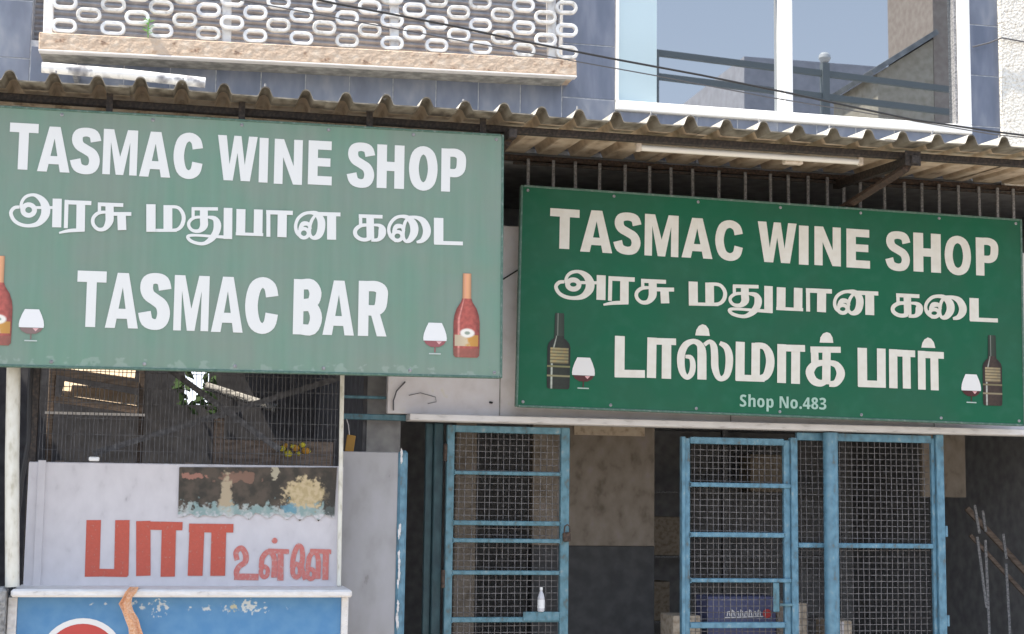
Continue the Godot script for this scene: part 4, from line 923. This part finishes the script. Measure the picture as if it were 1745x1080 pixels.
func opposite():
	# what the blue window glass mirrors: a terrace across the street
	var b := thing("terrace_building", "grey building across the street with a railed roof terrace", "building", Vector3(9, 0, 16))
	var w := Mb.new(); w.span(5.5, 17.0, 0, 7.6, 14.2, 20.0); part(b, "wall", w, M.house_grey)
	for k in 4:
		for r in 2:
			var wd := Mb.new(); wd.span(6.4 + 2.5 * k, 7.6 + 2.5 * k, 1.4 + 3.0 * r, 2.9 + 3.0 * r, 14.17, 14.199); part(b, "window", wd, M.rail_grey)
	var rl := thing("terrace_railing", "dark steel railing along the roof terrace across the street", "railing", Vector3(9, 7.6, 14.3))
	for x in [7.03, 9.89, 12.6]:
		var p := Mb.new(); p.span(x - .06, x + .06, 7.601, 8.68, 14.24, 14.36); part(rl, "post", p, M.rail_grey)
	for q in [[8.68, 8.30], [8.30, 7.95]]:
		var p := Mb.new(); p.bar(Vector3(6.0, q[0] + .02, 14.3), Vector3(13.5, q[0] - .34, 14.3), .1, .06); part(rl, "rail", p, M.rail_grey)
	var h := thing("tan_house", "tan house with a sloping roof rising behind the roof terrace", "house", Vector3(15, 0, 19))
	var hm := Mb.new(); var pr := [Vector2(12.6, 7.601), Vector2(12.6, 9.75), Vector2(13.75, 10.5), Vector2(13.75, 7.601)]
	hm.poly(PackedVector2Array(pr), 18.0)
	for v in pr.size():
		var p: Vector2 = pr[v]; var q: Vector2 = pr[(v + 1) % 4]; hm.quad(Vector3(p.x, p.y, 18), Vector3(q.x, q.y, 18), Vector3(q.x, q.y, 20), Vector3(p.x, p.y, 20))
	part(h, "wall", hm, M.house_tan)
	var hb := Mb.new(); hb.span(13.76, 15.6, 7.601, 13.0, 18.0, 19.9); part(h, "tower", hb, M.house_brown)
	var rf := Mb.new(); rf.bar(Vector3(12.4, 9.7, 18.9), Vector3(13.755, 10.6, 18.9), .1, 2.2); part(h, "roof", rf, M.house_grey)
	var gl := Mb.new(); gl.lathe(Vector3(9.89, 8.68, 14.3), [Vector2(0.03, 0), Vector2(.07, .03), Vector2(.1, .09), Vector2(.09, .14), Vector2(.06, .175), Vector2(0, .19)], 18)
	single("globe_lamp", gl, M.frame_white, "white globe on a post of the roof terrace railing", "lamp")
	var pb := thing("pale_block", "pale plain building far behind the roof terrace", "building", Vector3(12, 0, 27))
	var pw := Mb.new(); pw.span(12.6, 17.5, 0, 12.1, 25, 30); part(pb, "wall", pw, M.house_pale)
const LETTERS_LEFT_TOP := [["T",-9648,3951,1240,2129],["A",-8317,3890,1415,2083],["S",-6940,3890,1209,2157],["M",-5420,3914,1521,2101],["A",-3861,3901,1392,2111],["C",-2408,3915,1229,2175],["W",-162,3918,1817,2117],["I",1042,3894,413,2113],["N",2185,3877,1302,2131],["E",3662,3909,1113,2101],["S",5580,3901,1192,2175],["H",6984,3902,1300,2093],["O",8545,3900,1374,2159],["P",9993,3880,1167,2091],]
const LETTERS_LEFT_LOW := [["T",-6443,-2867,1266,2537],["A",-5085,-2893,1446,2510],["S",-3653,-2885,1210,2601],["M",-2030,-2909,1560,2536],["A",-414,-2918,1427,2558],["C",1109,-2910,1352,2630],["B",3207,-2913,1269,2572],["A",4665,-2906,1458,2556],["R",6247,-2890,1339,2584],]
const LETTERS_RIGHT_TOP := [["T",-11965,3591,1580,2112],["A",-10243,3564,1738,2227],["S",-8554,3552,1444,2256],["M",-6674,3562,1868,2226],["A",-4701,3545,1723,2158],["C",-2936,3525,1566,2205],["W",-184,3578,2217,2192],["I",1338,3525,555,2136],["N",2720,3546,1531,2131],["E",4499,3526,1376,2140],["S",6833,3522,1406,2208],["H",8569,3538,1640,2162],["O",10408,3488,1676,2211],["P",12180,3513,1362,2128],]
const SHOP_NUMBER := [["X",190,-5089,4879,874],]
const STROKES_LEFT := [
	["c",[-9055,1070,214,-9083,947,214,-9171,854,214,-9294,816,214,-9420,843,214,-9515,927,214,-9554,1047,214,-9526,1170,214,-9438,1263,214,-9315,1301,214,-9189,1274,214,-9093,1190,214,-9055,1070,214]],
	["c",[-9701,1176,138,-9924,1129,155,-10059,895,159,-9917,571,159,-9615,383,159,-9233,345,159,-8856,472,242,-8609,815,362,-8571,1148,386,-8670,1439,328,-8870,1650,235,-9118,1756,145,-9394,1691,145,-9570,1506,138,-9635,1245,138,-9555,992,138]],
	["l",[-9060,1180,131,-8242,1219,131]],
	["l",[-8094,1633,397,-8066,323,397]],
	["l",[-7686,1597,173,-7670,304,173]],
	["l",[-7763,1489,193,-6602,1500,193]],
	["l",[-7060,1479,380,-7028,203,380]],
	["c",[-7951,71,83,-7519,193,155,-6854,259,159]],
	["l",[-6318,1458,173,-5200,1474,173]],
	["l",[-6248,1480,145,-6232,1054,145]],
	["c",[-5804,1464,362,-5788,1018,362,-5793,684,345,-5976,360,207,-6257,311,159,-6477,523,159,-6495,819,159,-6267,1063,159,-5898,1117,124]],
	["l",[-5647,1044,173,-4830,1081,173]],
	["l",[-5263,1043,380,-5212,320,380]],
	["l",[-3980,1569,412,-3937,301,412]],
	["l",[-4136,360,143,-2791,419,143]],
	["l",[-3225,1568,394,-3185,353,394]],
	["c",[-3258,1487,143,-2825,1493,150,-2603,1315,165,-2500,1020,179,-2565,679,179,-2757,465,150,-3043,407,143]],
	["l",[-2154,1449,157,-973,1497,157]],
	["l",[-2094,1490,143,-2080,1039,143]],
	["c",[-1611,1512,358,-1597,1023,358,-1587,685,351,-1779,444,197,-2069,439,150,-2248,619,150,-2244,844,150,-2015,1042,143,-1617,1090,122]],
	["c",[-1472,1097,107,-1124,1045,222,-982,788,340,-1016,447,322,-1189,139,286,-1472,-105,186,-1761,-155,150,-2126,-58,150,-2294,122,150,-2171,210,136,-1773,227,122,-1045,202,136,-315,196,161]],
	["l",[-518,1564,394,-488,113,394]],
	["l",[70,1535,412,85,326,412]],
	["l",[-137,373,143,1113,382,143]],
	["l",[862,1553,401,875,322,401]],
	["l",[1319,1545,184,1350,294,184]],
	["l",[1221,1445,199,2446,1464,199]],
	["l",[1962,1480,424,1972,302,424]],
	["c",[2957,314,148,2680,523,166,2591,861,155,2694,1209,155,2951,1442,155,3248,1520,155,3549,1469,258,3762,1181,350,3771,761,350,3653,450,295,3424,334,177,3264,472,148,3245,814,148,3324,1142,148,3476,1397,129]],
	["c",[3195,545,170,3168,437,170,3091,356,170,2983,323,170,2875,347,170,2794,421,170,2762,526,170,2789,634,170,2866,715,170,2974,749,170,3082,725,170,3163,650,170,3195,545,170]],
	["c",[2781,679,148,2924,971,221,3186,964,184,3265,739,148]],
	["l",[3474,1473,184,4659,1497,184]],
	["l",[4244,1509,424,4269,286,424]],
	["l",[5515,1464,174,6638,1477,174]],
	["l",[5601,1514,159,5611,1015,159]],
	["l",[6046,1507,360,6085,402,360]],
	["c",[5978,1058,144,5618,1007,174,5376,793,190,5388,544,190,5611,374,182,5877,354,182,6065,458,228]],
	["c",[6187,1067,114,6492,1054,171,6621,886,349,6614,616,341,6447,379,174,6124,346,152]],
	["c",[7306,338,152,7043,558,174,6938,862,159,7014,1173,159,7251,1447,159,7556,1538,159,7845,1474,235,8107,1184,379,8144,799,379,7964,443,266,7747,364,159,7632,583,152,7649,1009,152,7740,1322,152,7941,1498,133]],
	["c",[7578,593,174,7550,487,174,7470,408,174,7359,375,174,7248,398,174,7166,471,174,7134,573,174,7162,679,174,7242,758,174,7353,791,174,7464,768,174,7547,695,174,7578,593,174]],
	["c",[7166,756,152,7295,1032,228,7564,1044,190,7652,816,152]],
	["c",[7902,1515,133,8249,1512,174,8560,1359,311,8738,1018,379,8723,708,360,8534,429,228,8266,332,114]],
	["l",[9312,1549,455,9328,307,455]],
	["l",[9114,349,182,10493,368,182]],
]
const STROKES_MAP := [1.22398,0.02083,-0.00734,-0.00049,0.99353,-0.03677]
const STROKES_RIGHT := [
	["l",[-8881,-1884,533,-8868,-4037,533]],
	["l",[-9133,-3859,402,-7493,-3816,402]],
	["l",[-7132,-1887,502,-7139,-4008,502]],
	["l",[-7385,-2082,350,-5814,-2052,350]],
	["l",[-6334,-2041,516,-6323,-4017,516]],
	["c",[-4369,-3980,502,-4376,-3234,502,-4397,-2466,481,-4543,-2109,350,-4880,-1983,271,-5279,-2185,358,-5510,-2644,415,-5535,-3198,415,-5428,-3662,350,-5194,-3899,262,-4952,-3685,315,-4876,-3255,315,-4982,-2855,253,-5295,-2805,175]],
	["c",[-4252,-2138,218,-3962,-1953,227,-3736,-2179,371,-3678,-2690,402,-3655,-3289,402,-3498,-3773,328,-3273,-3892,280,-3005,-3689,350,-2874,-3170,415,-2878,-2612,415,-3047,-2199,350,-3400,-2000,218]],
	["f",[-4762,-1660,0,-4707,-1366,0,-4575,-1154,0,-4374,-1050,0,-4172,-1104,0,-4022,-1291,0,-3956,-1653,0]],
	["l",[-2252,-1886,508,-2262,-3948,508]],
	["l",[-2488,-3808,340,-881,-3793,340]],
	["l",[-1381,-1911,476,-1390,-3805,476]],
	["c",[-1435,-2051,317,-934,-2072,345,-659,-2396,453,-566,-2824,481,-633,-3301,481,-836,-3675,399,-1199,-3806,326]],
	["l",[80,-1908,499,76,-3982,499]],
	["l",[-158,-2114,363,1404,-2078,363]],
	["l",[888,-2067,499,877,-3993,499]],
	["l",[1727,-2116,326,3466,-2055,326]],
	["l",[1958,-1975,431,1981,-2800,431]],
	["l",[2653,-1943,476,2627,-3944,476]],
	["c",[2466,-2788,299,2004,-2894,381,1727,-3201,481,1713,-3462,481,1920,-3791,444,2303,-3905,363,2604,-3772,317]],
	["c",[2814,-2772,272,3208,-2877,372,3440,-3216,481,3416,-3521,472,3169,-3870,363,2789,-3925,299]],
	["f",[2249,-1722,0,2291,-1437,0,2444,-1220,0,2653,-1136,0,2849,-1192,0,2988,-1404,0,3034,-1699,0]],
	["l",[4704,-1895,546,4715,-3988,546]],
	["l",[4462,-3835,371,6065,-3818,371]],
	["l",[5809,-1882,507,5809,-3963,507]],
	["l",[6502,-1887,488,6503,-4008,488]],
	["l",[6272,-2081,371,7794,-2086,371]],
	["l",[7279,-2054,468,7291,-3995,468]],
	["l",[8173,-1904,449,8173,-4015,449]],
	["l",[7972,-2097,371,9507,-2095,371]],
	["l",[8936,-2091,468,8947,-4021,468]],
	["f",[8175,-1719,0,8237,-1458,0,8358,-1268,0,8558,-1148,0,8757,-1205,0,8915,-1390,0,9004,-1708,0]],
]
const STROKES_PANEL_BIG := [
	["l",[-4308,237,659,-4277,-2384,659]],
	["l",[-4600,-2183,357,-2664,-2223,357]],
	["l",[-3000,246,659,-2953,-2344,659]],
	["l",[-2042,213,659,-1944,-2344,659]],
	["l",[-2353,7,388,-224,-19,388]],
	["l",[-853,-23,659,-823,-2384,659]],
	["l",[455,67,691,441,-2344,691]],
	["l",[80,-99,406,2156,-102,406]],
	["l",[1475,-8,691,1494,-2344,691]],
]
const STROKES_PANEL_SMALL := [
	["c",[2384,-1606,244,2315,-1237,244,2554,-1030,260,2768,-1318,276,2763,-1687,276,2499,-1893,260,2368,-2139,260,2409,-2385,276]],
	["l",[2270,-2385,309,3417,-2401,309]],
	["c",[4191,-677,146,4173,-724,146,4127,-743,146,4080,-724,146,4059,-678,146,4077,-631,146,4123,-611,146,4171,-630,146,4191,-677,146]],
	["c",[3846,-2155,211,3827,-2278,211,3770,-2368,211,3688,-2401,211,3605,-2368,211,3542,-2278,211,3516,-2155,211,3535,-2031,211,3592,-1941,211,3674,-1908,211,3757,-1941,211,3820,-2031,211,3846,-2155,211]],
	["c",[3528,-1974,228,3579,-1480,260,3875,-1191,244,4133,-1520,260,4142,-2426,276]],
	["l",[3833,-1166,228,4828,-1196,228]],
	["l",[4430,-1197,293,4452,-2566,293]],
	["c",[5384,-2096,228,5364,-2253,228,5300,-2368,228,5210,-2410,228,5117,-2368,228,5047,-2253,228,5018,-2096,228,5039,-1939,228,5102,-1824,228,5193,-1782,228,5285,-1824,228,5355,-1939,228,5384,-2096,228]],
	["c",[4998,-1972,228,5049,-1394,244,5236,-937,244,5422,-1020,228,5484,-1475,244,5447,-1972,244,5653,-2509,244]],
	["c",[6063,-2261,211,6044,-2377,211,5985,-2461,211,5902,-2492,211,5818,-2461,211,5755,-2377,211,5729,-2261,211,5749,-2145,211,5807,-2060,211,5890,-2029,211,5974,-2060,211,6038,-2145,211,6063,-2261,211]],
	["c",[5749,-2054,228,5800,-1474,244,6036,-1208,228,6237,-1556,244,6236,-2484,260]],
	["l",[5826,-1168,228,6848,-1197,228]],
	["l",[6596,-1190,293,6596,-2534,293]],
]
